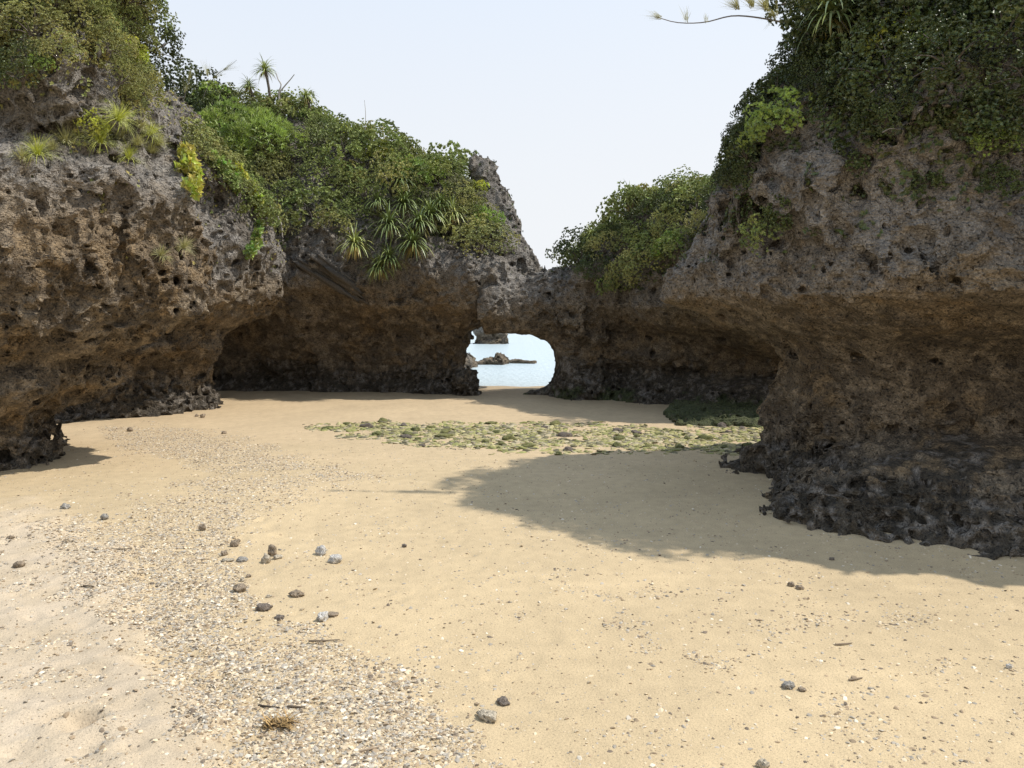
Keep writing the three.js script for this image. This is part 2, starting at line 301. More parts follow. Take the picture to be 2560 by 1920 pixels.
{
  const wave = tile(512, (u, v) => 0.5 + 0.3 * tnoise(u, v, 14, 2) + 0.22 * tnoise(u, v, 34, 6) + 0.12 * tnoise(u, v, 80, 1));
  wave.repeat.set(1 / 6, 1 / 2.6);
  const g = new THREE.PlaneGeometry(6000, 3000); g.rotateX(-Math.PI / 2); g.translate(0, SEA, -1526.5);
  const p = g.attributes.position, uv = g.attributes.uv; for (let i = 0; i < p.count; i++) uv.setXY(i, p.getX(i), p.getZ(i));
  const m = new THREE.MeshPhysicalMaterial({ name: 'sea', color: new THREE.Color().setRGB(0.45, 0.53, 0.55), roughness: 0.3, ior: 1.33, bumpMap: wave, bumpScale: 0.12 });
  add(new THREE.Mesh(g, m), 'sea', 'bright calm sea seen through the rock arch', 'sea', null, 'structure');
}

// ------------------------------------------------------------------ the rocks (outlines as x, distance ahead)
const A_base = [[-8.1, 13.5], [-8.3, 12.6], [-9.2, 12.0], [-11, 11.6], [-13, 12], [-13, 15], [-10, 15.2], [-8.6, 14.6]];
const A_lip = [[-9.5, 10.2], [-7.4, 10.9], [-6.1, 11.8], [-5.45, 12.8], [-5.35, 13.6], [-5.9, 14.3], [-7.2, 14.9], [-9, 15.3], [-12, 15.8], [-14, 14], [-12.5, 10.6]];
const A_up = [[-6.8, 13.9], [-7.1, 13.0], [-7.9, 12.6], [-9, 12.3], [-13, 12], [-14, 15.5], [-9, 15.4], [-7.1, 14.8]];
const rockA = makeRock('limestone_cliff', 'tall sunlit limestone cliff overhanging the sand at the left edge', {
  box: [-10.8, -4.4, -0.6, 9.9, 9.6, 16.6], cell: 0.042, seed: 3, rough: 1.25, lowRough: 0.5,
  layers: [[-0.5, A_base, 0.15], [0.1, A_base, -0.1], [0.7, A_base, 0.02], [1.1, A_base, 0.4], [1.4, A_base, 0.85], [1.75, A_lip, -1.4], [2.1, A_lip, -0.75], [2.6, A_lip, -0.25], [3.4, A_lip, 0.0], [4.6, A_lip, -0.35], [5.6, A_up, 0.25], [6.6, A_up, 0], [8.2, A_up, 0.1], [9.6, A_up, -0.4]],
  top: (x, d) => 9.3 + 0.8 * noise(x * 0.6, 2, d * 0.6),
  extra: (s, x, y, d) => smin(s, Math.hypot((x + 7.35) / 0.75, (y - 6.2) / 0.72, (d - 12.6) / 0.7) * 0.6 - 0.58, 0.2),
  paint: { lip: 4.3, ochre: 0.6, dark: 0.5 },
});
const B_base = [[-10.6, 18.2], [-9.4, 19.4], [-8.5, 20.5], [-8.7, 21.3], [-11, 22], [-14, 21], [-14, 17]];
const B_lip = [[-9.2, 17.9], [-7.7, 18.7], [-6.9, 19.7], [-6.65, 20.8], [-6.9, 22], [-8.1, 23], [-9.8, 23.6], [-15, 24], [-16, 21], [-14, 18.5]];
const rockB = makeRock('limestone_cliff', 'rounded overhanging cliff lobe with hanging yellow vine, behind the left cliff', {
  box: [-13.4, -5.4, -0.6, 9.2, 17, 24], cell: 0.058, seed: 11, rough: 1.15,
  layers: [[-0.5, B_base, 0.55], [0.0, B_base, 0.25], [0.5, B_base, -0.05], [1.1, B_base, 0.05], [1.7, B_base, 0.6], [2.1, B_lip, -1.1], [2.55, B_lip, -0.5], [3.3, B_lip, 0], [4.2, B_lip, 0.0], [5.3, B_lip, -0.25], [8.6, B_lip, -0.6]],
  top: (x, d) => table([[-12, 9], [-9.7, 8.6], [-8.7, 7.6], [-8.35, 6.8], [-7.75, 6.4], [-7.26, 6.0], [-6.8, 5.3], [-6.4, 4.3]], x) - 0.1 * Math.max(0, 19.5 - d),
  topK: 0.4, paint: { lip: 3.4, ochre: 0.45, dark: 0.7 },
});
const C_base = [[-14, 26], [-10, 25.7], [-6, 25.3], [-3, 24.9], [-1.75, 24.7], [-1.9, 25.2], [-3.2, 26.4], [-5, 28], [-14, 29]];
const C_lip = [[-14, 24.3], [-9, 24.0], [-6.5, 23.8], [-4.5, 23.6], [-2.5, 23.2], [-1.2, 22.9], [-0.55, 23.3], [-0.3, 24.4], [1.0, 26.4], [1.0, 28.3], [-2, 29.5], [-7, 31], [-14, 31]];
const C_ridge = [[-14, 9.3], [-11.2, 9.65], [-10.1, 9.8], [-8.8, 9.45], [-7.3, 9.1], [-6, 8.45], [-4.6, 8.0], [-3.65, 7.6], [-2.8, 7.4], [-1.8, 7.2], [-1.2, 6.95], [-0.8, 6.7], [-0.4, 6.2], [0.1, 5.6], [0.4, 5.1], [0.7, 4.6], [1.0, 4.0]];
const rockC = makeRock('limestone_headland', 'shrub-covered limestone headland with a deep shaded undercut, left of the arch', {
  box: [-13.2, 1.6, -0.6, 10.9, 22, 30.5], cell: 0.075, seed: 23,
  layers: [[-0.5, C_base, 0.35], [0.1, C_base, 0.12], [0.4, C_base, -0.1], [1.2, C_base, 0.15], [1.9, C_base, 0.45], [2.4, C_lip, -0.65], [2.85, C_lip, -0.1], [3.4, C_lip, 0.1], [5, C_lip, 0], [11, C_lip, 0]],
  top: (x, d) => mix(table([[-14, 5.2], [-6, 4.9], [-3, 4.5], [-0.5, 4.1]], x), table(C_ridge, x), sstep(23.2, 27.2, d)) - 0.25 * Math.max(0, d - 27.5),
  extra: (s, x, y, d) => {
    s = smax(s, x - table([[-1, -1.3], [0.3, -1.45], [0.9, -1.62], [1.4, -1.5], [2.0, -1.02], [2.35, -0.6], [2.6, 3]], y), 0.12);   // the side of the opening
    if (y > 4.2) s = smin(s, smax(Math.hypot(x + 0.98 - (y - 6.5) * 0.06, d - 26.6) - table([[5, 1.4], [6, 0.9], [7, 0.52], [7.9, 0.34], [8.3, 0.15]], y), y - 7.8, 0.1), 0.3);   // the spire
    s = smin(s, Math.hypot((x + 1.42) / 0.32, (y - 0.25) / 0.42, (d - 24.4) / 0.4) * 0.36 - 0.36, 0.12);      // knob at the foot, beside the arch
    return s;
  },
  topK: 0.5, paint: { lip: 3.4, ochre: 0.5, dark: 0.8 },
});
const E_base = [[0.55, 24.3], [2.9, 23.5], [3.3, 22.7], [4.4, 21.5], [5.2, 20.4], [7, 19.9], [10, 21], [12, 24], [7, 27], [1.6, 26.2], [1.0, 25.2]];
const E_waist = [[1.5, 24.2], [3.2, 24.1], [4.2, 23.2], [5.2, 22.2], [7, 21.4], [10, 22.4], [12, 24], [7, 27], [1.8, 26], [1.5, 25]];
const E_lip = [[-0.5, 23.7], [0.3, 23.3], [1.5, 22.9], [3, 22.2], [4.0, 20.7], [4.7, 19.2], [5.4, 18.4], [6.5, 18.0], [9, 18.7], [12, 22], [12, 27], [8, 28], [3, 26.5], [1.2, 25], [0, 24.9], [-0.5, 24.5]];
const rockE = makeRock('rock_arch', 'natural limestone arch and its green-topped headland right of the opening', {
  box: [-1.1, 10.5, -0.6, 8.2, 17.2, 27.5], cell: 0.062, seed: 41,
  layers: [[-0.5, E_base, 0.3], [0.05, E_base, 0.05], [0.45, E_base, -0.5], [0.8, E_waist, 0], [1.3, E_waist, 0.3], [1.9, E_lip, -1.35], [2.3, E_lip, -0.6], [2.8, E_lip, 0], [3.8, E_lip, 0.05], [5, E_lip, -0.15], [8, E_lip, -0.3]],
  top: (x, d) => table([[-0.8, 3.1], [0, 3.35], [0.84, 3.5], [1.43, 3.75], [2.4, 4.2], [3.1, 4.9], [3.8, 5.3], [5, 5.7], [6.1, 6.0], [8, 7.0]], x) - 0.2 * Math.max(0, 22.5 - d) - 0.15 * Math.max(0, d - 24),
  extra: (s, x, y, d) => {
    const bridge = Math.max(Math.hypot((y - 2.75) / 1.0, (d - 23.8) / 0.75) * 0.8 - 0.8, x - 2.4, -0.85 - x);
    s = smin(s, bridge, 0.4);
    s = smin(s, Math.max(Math.hypot(x - 2.15, (d - 24.3) * 0.8) - 0.95, y - 2.6, -0.5 - y), 0.3);   // the pier right of the opening
    const qx = Math.abs(x + 1.3) - 1.8, qy = Math.abs(y - 0.99) - 0.01, hole = Math.hypot(Math.max(qx, 0), Math.max(qy, 0)) - 0.93;
    return smax(s, -hole, 0.15);
  },
  calm: (x, y, d) => { const h = Math.hypot(Math.max(Math.abs(x + 1.3) - 1.85, 0), Math.max(Math.abs(y - 0.99) - 0.03, 0)) - 0.9; return 0.3 + 0.7 * sstep(0.05, 0.6, Math.abs(h)); },
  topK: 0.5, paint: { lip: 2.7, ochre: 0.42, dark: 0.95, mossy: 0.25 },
});
const F_apron = [[3.7, 12.5], [4.2, 11.9], [3.85, 10.6], [3.65, 9.8], [3.95, 9.2], [5.5, 8.35], [8, 7.6], [12, 7.4], [13, 13], [9, 15], [5, 13.8]];
const F_waist = [[4.75, 12.7], [4.9, 12.0], [5.4, 11.4], [6.5, 10.7], [8.5, 9.6], [13, 9.2], [13, 14], [9, 15], [5, 13.9]];
const F_under = [[3.5, 12.9], [3.6, 12.0], [3.9, 11.0], [4.5, 10.2], [5.4, 9.6], [7, 8.8], [9, 8.3], [13, 8], [13, 14.5], [9, 15], [5.5, 14.4], [3.8, 13.8]];
const F_lip = [[2.95, 13.3], [3.05, 12.2], [3.45, 11.0], [3.9, 10.1], [4.5, 9.4], [5.2, 8.7], [7, 7.8], [9, 7.3], [13, 7.0], [14, 15], [9, 15], [6, 14.8], [3.9, 14.2], [3.1, 13.9]];
const F_mid = [[3.65, 12.8], [3.7, 11.4], [4.0, 10.4], [4.6, 9.5], [5.3, 8.85], [7, 7.95], [9, 7.4], [13, 7.1], [14, 15], [9, 15], [6, 14.6], [4.2, 13.9]];
const F_up = [[4.95, 12.3], [4.85, 11.0], [5.1, 10.2], [6.6, 9.2], [9.5, 8.2], [13, 8], [14, 15], [9, 14.6], [5.7, 13.5]];
const rockF = makeRock('limestone_stack', 'big shaded limestone stack with a deeply undercut base on the right', {
  box: [1.7, 10.2, -0.6, 9.6, 6.5, 15.2], cell: 0.042, seed: 57, lowRough: 1.5, rough: 1.1, calm: (x, y) => 1 - 0.4 * sstep(0.8, 1.2, y) * sstep(2.9, 2.5, y),
  layers: [[-0.5, F_apron, 0.35], [0.0, F_apron, 0.12], [0.22, F_apron, -0.12], [0.55, F_apron, -0.7], [0.95, F_waist, 0.02], [1.5, F_waist, 0], [2.0, F_waist, 0.22], [2.5, F_under, -0.15], [2.85, F_lip, -0.05], [3.2, F_lip, 0], [3.7, F_lip, -0.15], [4.3, F_mid, 0.05], [5.2, F_mid, -0.2], [6.6, F_up, 0.15], [7.8, F_up, -0.15], [9.5, F_up, -1.4]],
  top: (x, d) => 7.5 + 0.35 * Math.max(0, x - 4.6) + 0.6 * noise(x * 0.7, 3, d * 0.7),
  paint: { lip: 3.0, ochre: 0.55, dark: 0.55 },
});

// low ledge under the arch headland, and the rocks standing in the sea beyond the arch
const slab = [[3.75, 17.6], [5, 17.3], [7, 17.2], [7.5, 21], [4.6, 20.8], [3.8, 19.6]];
makeRock('mossy_ledge', 'low flat ledge furred with dark green algae at the foot of the right headland', { box: [3.2, 7.2, -0.3, 0.7, 16.7, 21.5], cell: 0.05, seed: 71, rough: 0.34, layers: [[-0.3, slab, 0.1], [0.1, slab, 0], [0.35, slab, -0.1], [0.7, slab, -0.8]], top: (x, d) => 0.07 + 0.02 * (d - 17), topK: 0.05, paint: { lip: 3, dark: 0.2, mossy: 1.6 } });
makeRock('sea_rock', 'small brown boulder at the waterline, seen beside the left side of the arch', { box: [-3.2, -1.3, -0.6, 0.9, 37, 39.4], cell: 0.06, seed: 81, rough: 0.5, layers: [[-0.6, [[-2.9, 37.6], [-1.85, 37.5], [-1.7, 38.6], [-2.7, 38.9]], 0], [0.0, [[-2.9, 37.6], [-1.9, 37.5], [-1.8, 38.6], [-2.7, 38.9]], 0], [0.6, [[-2.7, 37.8], [-2.1, 37.8], [-2.1, 38.4], [-2.6, 38.5]], 0]], top: () => 0.55, topK: 0.3, paint: { lip: 0.2, dark: 0.15 } });
makeRock('sea_rock', 'jagged low reef rock standing in the sea, its right end blocky and taller', { box: [-2.2, 0.2, -0.6, 1.0, 39.4, 41.6], cell: 0.06, seed: 87, rough: 0.5, layers: [[-0.6, [[-1.8, 40], [-0.45, 39.9], [-0.35, 40.7], [-1.7, 40.8]], 0.1], [1, [[-1.8, 40], [-0.45, 39.9], [-0.35, 40.7], [-1.7, 40.8]], -0.1]], top: (x) => table([[-1.9, -0.1], [-1.5, 0.12], [-0.95, 0.16], [-0.85, 0.48], [-0.4, 0.42], [-0.25, 0.2]], x), topK: 0.12, paint: { lip: 3, ochre: 0.3, dark: -0.5 } });
makeRock('sea_rock', 'long flat sliver of reef barely above the sea, right of the jagged rock', { box: [-0.6, 1.6, -0.5, 0.4, 40.4, 42.4], cell: 0.06, seed: 91, rough: 0.25, layers: [[-0.5, [[-0.2, 41.2], [1.1, 41], [1.2, 41.6], [-0.1, 41.8]], 0.1], [0.4, [[-0.2, 41.2], [1.1, 41], [1.2, 41.6], [-0.1, 41.8]], 0]], top: (x) => -0.06 + 0.08 * Math.exp(-((x - 0.35) ** 2) * 6), topK: 0.1, paint: { lip: 3, dark: -0.5 } });
makeRock('sea_rock', 'large grey rock far out in the sea, glimpsed under the bridge of the arch', { box: [-4.4, 0.9, -0.8, 3.4, 64, 69], cell: 0.12, seed: 95, rough: 1, layers: [[-0.8, [[-3.4, 66], [-0.6, 65.6], [-0.2, 67], [-3, 68]], 0.2], [0.3, [[-3.2, 66.1], [-0.5, 65.8], [-0.3, 67], [-3, 67.8]], -0.2], [3, [[-3.2, 66.1], [-0.5, 65.8], [-0.3, 67], [-3, 67.8]], 0]], top: (x) => table([[-3.4, 2.4], [-1.2, 2.2], [-0.6, 1.2], [-0.2, 0.3]], x), paint: { lip: 0.8, dark: 0.1 } });

// ------------------------------------------------------------------ plants
const UP = new THREE.Vector3(0, 1, 0);
class Leaves {                                              // collects leaves (two folded faces) and strap blades
  constructor() { this.p = []; this.c = []; this.i = []; }
  leaf(o, dir, side, nrm, len, wid, col, fold = 0.25, at = 0.55) {
    const b = this.p.length / 3, f = len * at, h = wid / 2, z = wid * fold, t = len * 0.12;
    this.p.push(o.x, o.y, o.z, o.x + dir.x * f + side.x * h + nrm.x * z, o.y + dir.y * f + side.y * h + nrm.y * z, o.z + dir.z * f + side.z * h + nrm.z * z,
      o.x + dir.x * len - nrm.x * t, o.y + dir.y * len - nrm.y * t, o.z + dir.z * len - nrm.z * t, o.x + dir.x * f - side.x * h + nrm.x * z, o.y + dir.y * f - side.y * h + nrm.y * z, o.z + dir.z * f - side.z * h + nrm.z * z);
    for (let k = 0; k < 4; k++) this.c.push(...col);
    this.i.push(b, b + 1, b + 2, b, b + 2, b + 3);
  }
  sprig(o, dir, n, len, wid, col, r, spread = 0.9) {
    const a = new THREE.Vector3(r() - 0.5, r() - 0.5, r() - 0.5).cross(dir).normalize(), b = new THREE.Vector3().crossVectors(dir, a), d = new THREE.Vector3(), s = new THREE.Vector3(), q = new THREE.Vector3();
    const ph = r() * 7;
    for (let k = 0; k < n; k++) {
      const t = ph + k * 2.4, e = spread * (0.55 + 0.6 * r()), l = len * (0.7 + 0.5 * r());
      d.copy(dir).addScaledVector(a, Math.cos(t) * e).addScaledVector(b, Math.sin(t) * e).normalize();
      s.crossVectors(d, dir).normalize(); if (s.lengthSq() < 0.5) s.copy(a); q.crossVectors(s, d);
      const v = 0.75 + 0.5 * r();
      this.leaf(o, d, s, q, l, wid * (0.8 + 0.4 * r()), [col[0] * v, col[1] * v, col[2] * v]);
    }
  }
  blade(o, dir, len, wid, droop, col, segs = 4, tipCol) {
    const d = dir.clone(), s = new THREE.Vector3().crossVectors(d, UP).normalize(), p = o.clone(), b = this.p.length / 3; if (s.lengthSq() < 0.5) s.set(1, 0, 0);
    for (let k = 0; k <= segs; k++) {
      const t = k / segs, w = wid / 2 * (1 - t * t * 0.92), m = tipCol ? col.map((c, n) => mix(c, tipCol[n], t * t)) : col;
      this.p.push(p.x + s.x * w, p.y + s.y * w, p.z + s.z * w, p.x - s.x * w, p.y - s.y * w, p.z - s.z * w); this.c.push(...m, ...m);
      if (k) { const q = b + k * 2; this.i.push(q - 2, q - 1, q + 1, q - 2, q + 1, q); }
      d.y -= droop / segs; d.normalize(); p.addScaledVector(d, len / segs);
    }
  }
  geometry() {
    const g = new THREE.BufferGeometry(); g.setAttribute('position', new THREE.BufferAttribute(Float32Array.from(this.p), 3)); g.setAttribute('color', new THREE.BufferAttribute(Float32Array.from(this.c), 3)); g.setIndex(this.i); g.computeVertexNormals(); return g;
  }
}
function taper(pts, r0, r1, sides = 6) {                    // a tapering twig along points
  const curve = new THREE.CatmullRomCurve3(pts), n = Math.max(4, pts.length * 3), g = new THREE.TubeGeometry(curve, n, 1, sides, false), p = g.attributes.position, c = new THREE.Vector3();
  for (let k = 0; k <= n; k++) { curve.getPointAt(k / n, c); const r = mix(r0, r1, k / n); for (let s = 0; s <= sides; s++) { const q = k * (sides + 1) + s; p.setXYZ(q, c.x + (p.getX(q) - c.x) * r, c.y + (p.getY(q) - c.y) * r, c.z + (p.getZ(q) - c.z) * r); } }
  return g;
}
const leafMat = (name, r, g, b, rough = 0.55, through = 0) => through ? new THREE.MeshPhysicalMaterial({ name, color: new THREE.Color().setRGB(r, g, b), vertexColors: true, roughness: 0.9, transmission: through, thickness: 0, side: THREE.DoubleSide }) : new THREE.MeshStandardMaterial({ name, color: new THREE.Color().setRGB(r, g, b), vertexColors: true, roughness: rough, side: THREE.DoubleSide });
const LM = {
  deep: leafMat('deep_green_leaf', 0.075, 0.098, 0.034, 0.42), mid: leafMat('green_leaf', 0.25, 0.295, 0.095, 0.5, 0.2), olive: leafMat('olive_leaf', 0.33, 0.335, 0.12, 0.6, 0.25), grey: leafMat('grey_green_leaf', 0.26, 0.275, 0.15, 0.6),  // deep is a dark green that also paints shade on the right stack
  bright: leafMat('bright_leaf', 0.31, 0.41, 0.09, 0.6, 0.4), yellow: leafMat('yellow_green_leaf', 0.46, 0.49, 0.07, 0.6, 0.4), straw: leafMat('straw_blade', 0.38, 0.36, 0.16, 0.7, 0.3), strap: leafMat('strap_leaf', 0.175, 0.225, 0.08, 0.4), fresh: leafMat('fresh_strap_leaf', 0.34, 0.39, 0.14, 0.45),
};
const woodMat = new THREE.MeshStandardMaterial({ name: 'grey_wood', color: new THREE.Color().setRGB(0.22, 0.185, 0.15), roughness: 0.9, map: rockGrain });
const deadMat = new THREE.MeshStandardMaterial({ name: 'bleached_wood', color: new THREE.Color().setRGB(0.36, 0.33, 0.29), roughness: 0.9 });

function shrubShape(seed, { lobes = 11, sprigs = 22, leaves = 6, len = 0.10, wid = 0.05, flat = 0.75, spread = 0.95 }) {   // about 0.75 m across each way
  const r = rng(seed), L = new Leaves(), twigs = [], c = new THREE.Vector3(), d = new THREE.Vector3(), o = new THREE.Vector3();
  for (let i = 0; i < lobes; i++) {
    const t = i * 2.4 + r(), e = Math.acos(1 - (i + 0.5) / lobes * 1.02), R = 0.36 + 0.24 * r();
    c.set(Math.sin(e) * Math.cos(t), Math.cos(e) * flat, Math.sin(e) * Math.sin(t)).multiplyScalar(R);
    const lr = 0.15 + 0.13 * r(), tone = 0.7 + 0.6 * r(), warm = 0.9 + 0.18 * r();
    for (let k = 0; k < sprigs; k++) {
      d.set(r() * 2 - 1, r() * 1.7 - 0.6, r() * 2 - 1).normalize().addScaledVector(c, 0.9).normalize();
      o.copy(c).addScaledVector(d, lr * (0.55 + 0.55 * r()));
      L.sprig(o, d, leaves, len, wid, [tone * warm, tone, tone * 0.9], r, spread);
    }
    if (i % 2 === 0) twigs.push(taper([new THREE.Vector3(0, -0.15, 0), c.clone().multiplyScalar(0.5).add(new THREE.Vector3(0.03, 0, 0.02)), c.clone()], 0.016, 0.006, 5));
  }
  return { foliage: L.geometry(), stems: mergeGeometries(twigs) };
}
const SH = {
  fine: [131, 132, 133, 134, 135].map((s) => shrubShape(s, { lobes: 15, sprigs: 46, leaves: 7, len: 0.045, wid: 0.026, flat: 0.9 })),
  small: [101, 102, 103, 104].map((s) => shrubShape(s, { lobes: 12, sprigs: 26, leaves: 6, len: 0.075, wid: 0.042 })),
  broad: [111, 112, 113].map((s) => shrubShape(s, { lobes: 10, sprigs: 15, leaves: 6, len: 0.13, wid: 0.07 })),
  feather: [121, 122].map((s) => shrubShape(s, { lobes: 14, sprigs: 30, leaves: 7, len: 0.11, wid: 0.016, spread: 0.7 })),
};
function shrub(kind, variant, matName, at, nrm, scale, turn, name, label, group) {
  const G = new THREE.Group(), s = SH[kind][variant % SH[kind].length];
  child(G, 'foliage', new THREE.Mesh(s.foliage, LM[matName])); child(G, 'stem', new THREE.Mesh(s.stems, woodMat));
  G.position.copy(at); G.quaternion.setFromUnitVectors(UP, nrm).multiply(new THREE.Quaternion().setFromAxisAngle(UP, turn));
  if (typeof scale === 'number') G.scale.setScalar(scale); else G.scale.set(...scale);
  return add(G, name, label, 'shrub', group);
}
// where a line from the photographer's eye through a point of the picture meets the rock
function strike(rocks, px, py) {
  const vx = (px - CX) / FOC;                                // (a little lower, where it passes over the crest)
  for (let sag = 0; sag < 160; sag += 20) for (let d = 6, vy = (CY - py - sag) / FOC; d < 32; d += 0.03) for (const R of rocks) {
    const b = R.spec.box, x = vx * d, y = EYE + vy * d;
    if (x < b[0] || x > b[1] || y < b[2] || y > b[3] || d < b[4] || d > b[5]) continue;
    if (R.F.at(x, y, d) < 0) {
      const e = 0.12, n = new THREE.Vector3(R.F.base(x + e, y, d) - R.F.base(x - e, y, d), R.F.base(x, y + e, d) - R.F.base(x, y - e, d), -(R.F.base(x, y, d + e) - R.F.base(x, y, d - e))).normalize();
      return { p: new THREE.Vector3(x, y, -d), n };
    }
  }
  return null;
}
function scatter(R, seed, test, spacing, tries, place) {    // random spots of a rock's surface at least spacing() apart
  const r = rng(seed), P = R.m.pos, nv = P.length / 3, e = 0.15, done = [], n = new THREE.Vector3();
  for (let t = 0; t < tries; t++) {
    const v = Math.floor(r() * nv), x = P[v * 3], y = P[v * 3 + 1], d = -P[v * 3 + 2];
    const k = r(), k2 = r(), k3 = r();
    const [px, py] = pxOf(x, y, d);
    if (px < -150 || px > 2710 || py < -250) continue;
    n.set(R.F.base(x + e, y, d) - R.F.base(x - e, y, d), R.F.base(x, y + e, d) - R.F.base(x, y - e, d), -(R.F.base(x, y, d + e) - R.F.base(x, y, d - e))).normalize();
    if (!test(px, py, x, y, d, n, k)) continue;
    const s = spacing(x, y, d, k2);
    if (done.some((q) => Math.hypot(q[0] - x, q[1] - y, q[2] - d) < (s + q[3]) / 2)) continue;
    done.push([x, y, d, s]); place(new THREE.Vector3(x, y, -d), n.clone(), s, px, py, r);
  }
  return done.length;
}
const lean = (n, k) => n.clone().multiplyScalar(k).add(UP).normalize();
const FACING = (n, d, x) => n.z > -0.35;
const TONE = { deep: 'dark green', mid: 'mid-green', olive: 'olive', grey: 'grey-green' };
function cover(R, seed, masks, spacing, tries, where, zone, pick, tilt = 0.6, size = 1) {
  return scatter(R, seed, (px, py, x, y, d, n) => n.z > -0.3 && n.y > -0.35 && py > -70 && masks.some((m) => inPoly(m, px, py)) && !(R === rockC && inPoly([[920, 520], [1100, 520], [1110, 640], [1050, 680], [860, 680], [850, 590]], px, py)), spacing, tries, (p, n, s, px, py, r) => {
    const [kind, mat] = pick(r(), px, py), k = size * s / 0.72 * (1.0 + 0.3 * r());
    shrub(kind, Math.floor(r() * 9), mat, p.addScaledVector(n, 0.02 + 0.12 * k), lean(n, tilt), [k, k * (0.75 + 0.4 * r()), k], r() * 6.28, 'shrub', `${TONE[mat]} ${kind === 'fine' ? 'fine-leaved' : kind === 'small' ? 'small-leaved' : 'broad-leaved'} shrub ${zone(px, py)} ${where}`, `${TONE[mat]} shrubs ${where}`);
  });
}
const C_mask = [[395, 150], [480, 150], [560, 150], [700, 190], [850, 250], [1000, 310], [1135, 370], [1150, 440], [1165, 500], [1200, 560], [1245, 610], [1240, 640], [1200, 640], [1130, 600], [1080, 640], [950, 630], [850, 590], [790, 560], [730, 580], [700, 640], [640, 640], [560, 520], [380, 380]];
const C_skyline = [[400, 230], [560, 185], [700, 225], [850, 285], [1000, 345], [1150, 415], [1230, 520], [1300, 600]];
const zoneC = (px, py) => (py < table(C_skyline, px) + 55 ? 'on the skyline of' : py > 500 ? 'low on the slope of' : 'midway up') + (px < 680 ? ' the left end' : px < 960 ? ' the middle' : ' the arch end');
const nC = cover(rockC, 201, [C_mask], (x, y, d, k) => 0.55 + 0.6 * k, 5200, 'of the left headland', zoneC,
  (k, px, py) => k < 0.36 ? ['fine', 'mid'] : k < 0.58 ? ['fine', 'olive'] : k < 0.66 ? ['fine', 'deep'] : k < 0.78 ? ['small', 'mid'] : k < 0.86 ? ['broad', 'mid'] : k < 0.94 ? ['fine', 'grey'] : ['small', 'olive'], 0.7);
const E_mask = [[1425, 640], [1490, 560], [1560, 470], [1700, 410], [1800, 390], [1870, 450], [1830, 560], [1720, 640], [1660, 690], [1600, 730], [1540, 720], [1450, 690]];
const nE = cover(rockE, 202, [E_mask], (x, y, d, k) => 0.48 + 0.42 * k, 4200, 'of the right headland', (px, py) => py < table([[1360, 660], [1480, 590], [1600, 500], [1800, 430]], px) + 45 ? 'on the skyline' : (py < 600 ? 'high' : 'low') + (px < 1560 ? ' on the arch side' : px < 1680 ? ' in the middle of the slope' : ' beside the stack'),
  (k, px, py) => k < 0.42 ? ['fine', 'mid'] : k < 0.6 ? ['fine', 'deep'] : k < 0.8 ? ['fine', 'olive'] : ['small', 'mid'], 0.6);
const A_mask = [[-60, -200], [440, -200], [440, 110], [445, 290], [300, 265], [285, 180], [160, 140], [90, 215], [-60, 230]];
const nA = cover(rockA, 203, [A_mask], (x, y, d, k) => x > -7.4 ? 0.32 + 0.16 * k : 0.42 + 0.36 * k, 5200, 'of the left cliff top', (px, py) => px > 330 ? 'at the sky edge' : py < 90 ? 'along the upper edge' : 'above the bare knob',
  (k) => k < 0.4 ? ['fine', 'olive'] : k < 0.78 ? ['fine', 'mid'] : ['fine', 'deep'], 0.9);
const F_masks = [[[1960, -200], [2620, -200], [2620, 390], [2450, 375], [2330, 330], [2170, 360], [2070, 280], [2000, 200]], [[1860, 170], [1950, 20], [1985, 220], [1900, 380], [1880, 480], [1830, 450]]];
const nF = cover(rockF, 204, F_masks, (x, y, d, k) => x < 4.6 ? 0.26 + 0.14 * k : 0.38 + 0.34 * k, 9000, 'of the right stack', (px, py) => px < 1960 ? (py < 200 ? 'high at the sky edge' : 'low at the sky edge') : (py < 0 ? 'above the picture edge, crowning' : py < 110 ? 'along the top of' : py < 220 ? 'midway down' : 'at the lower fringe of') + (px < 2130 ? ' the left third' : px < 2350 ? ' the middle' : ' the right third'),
  (k) => k < 0.6 ? ['fine', 'deep'] : k < 0.95 ? ['small', 'deep'] : ['fine', 'mid'], 1.0);  // nearly all the darkest leaf: the stack's shade is put into leaf colour
cover(rockF, 206, [[[1960, 260], [2080, 300], [2200, 370], [2400, 360], [2620, 400], [2620, 520], [2300, 470], [2100, 450], [1980, 560], [1900, 600], [1890, 500]]], (x, y, d, k) => 0.55 + 0.5 * k, 2200, 'of the right stack', (px, py) => (py < 430 ? 'in the ragged fringe' : 'alone on bare rock') + (px < 2130 ? ' at the left' : px < 2350 ? ' at the centre' : ' at the right'), (k) => k < 0.75 ? ['small', 'deep'] : ['small', 'mid'], 1.2, 0.38);  // fringe keeps the dark leaves, shade painted in as above
const nB = cover(rockB, 205, [[[460, 330], [560, 395], [640, 470], [665, 560], [610, 540], [560, 500], [500, 430]]], (x, y, d, k) => 0.36 + 0.25 * k, 2600, 'of the cliff lobe', () => 'on the crest',
  (k) => k < 0.6 ? ['small', 'olive'] : ['small', 'mid'], 0.8);
console.log('shrubs', nC, nE, nA, nF, nB);

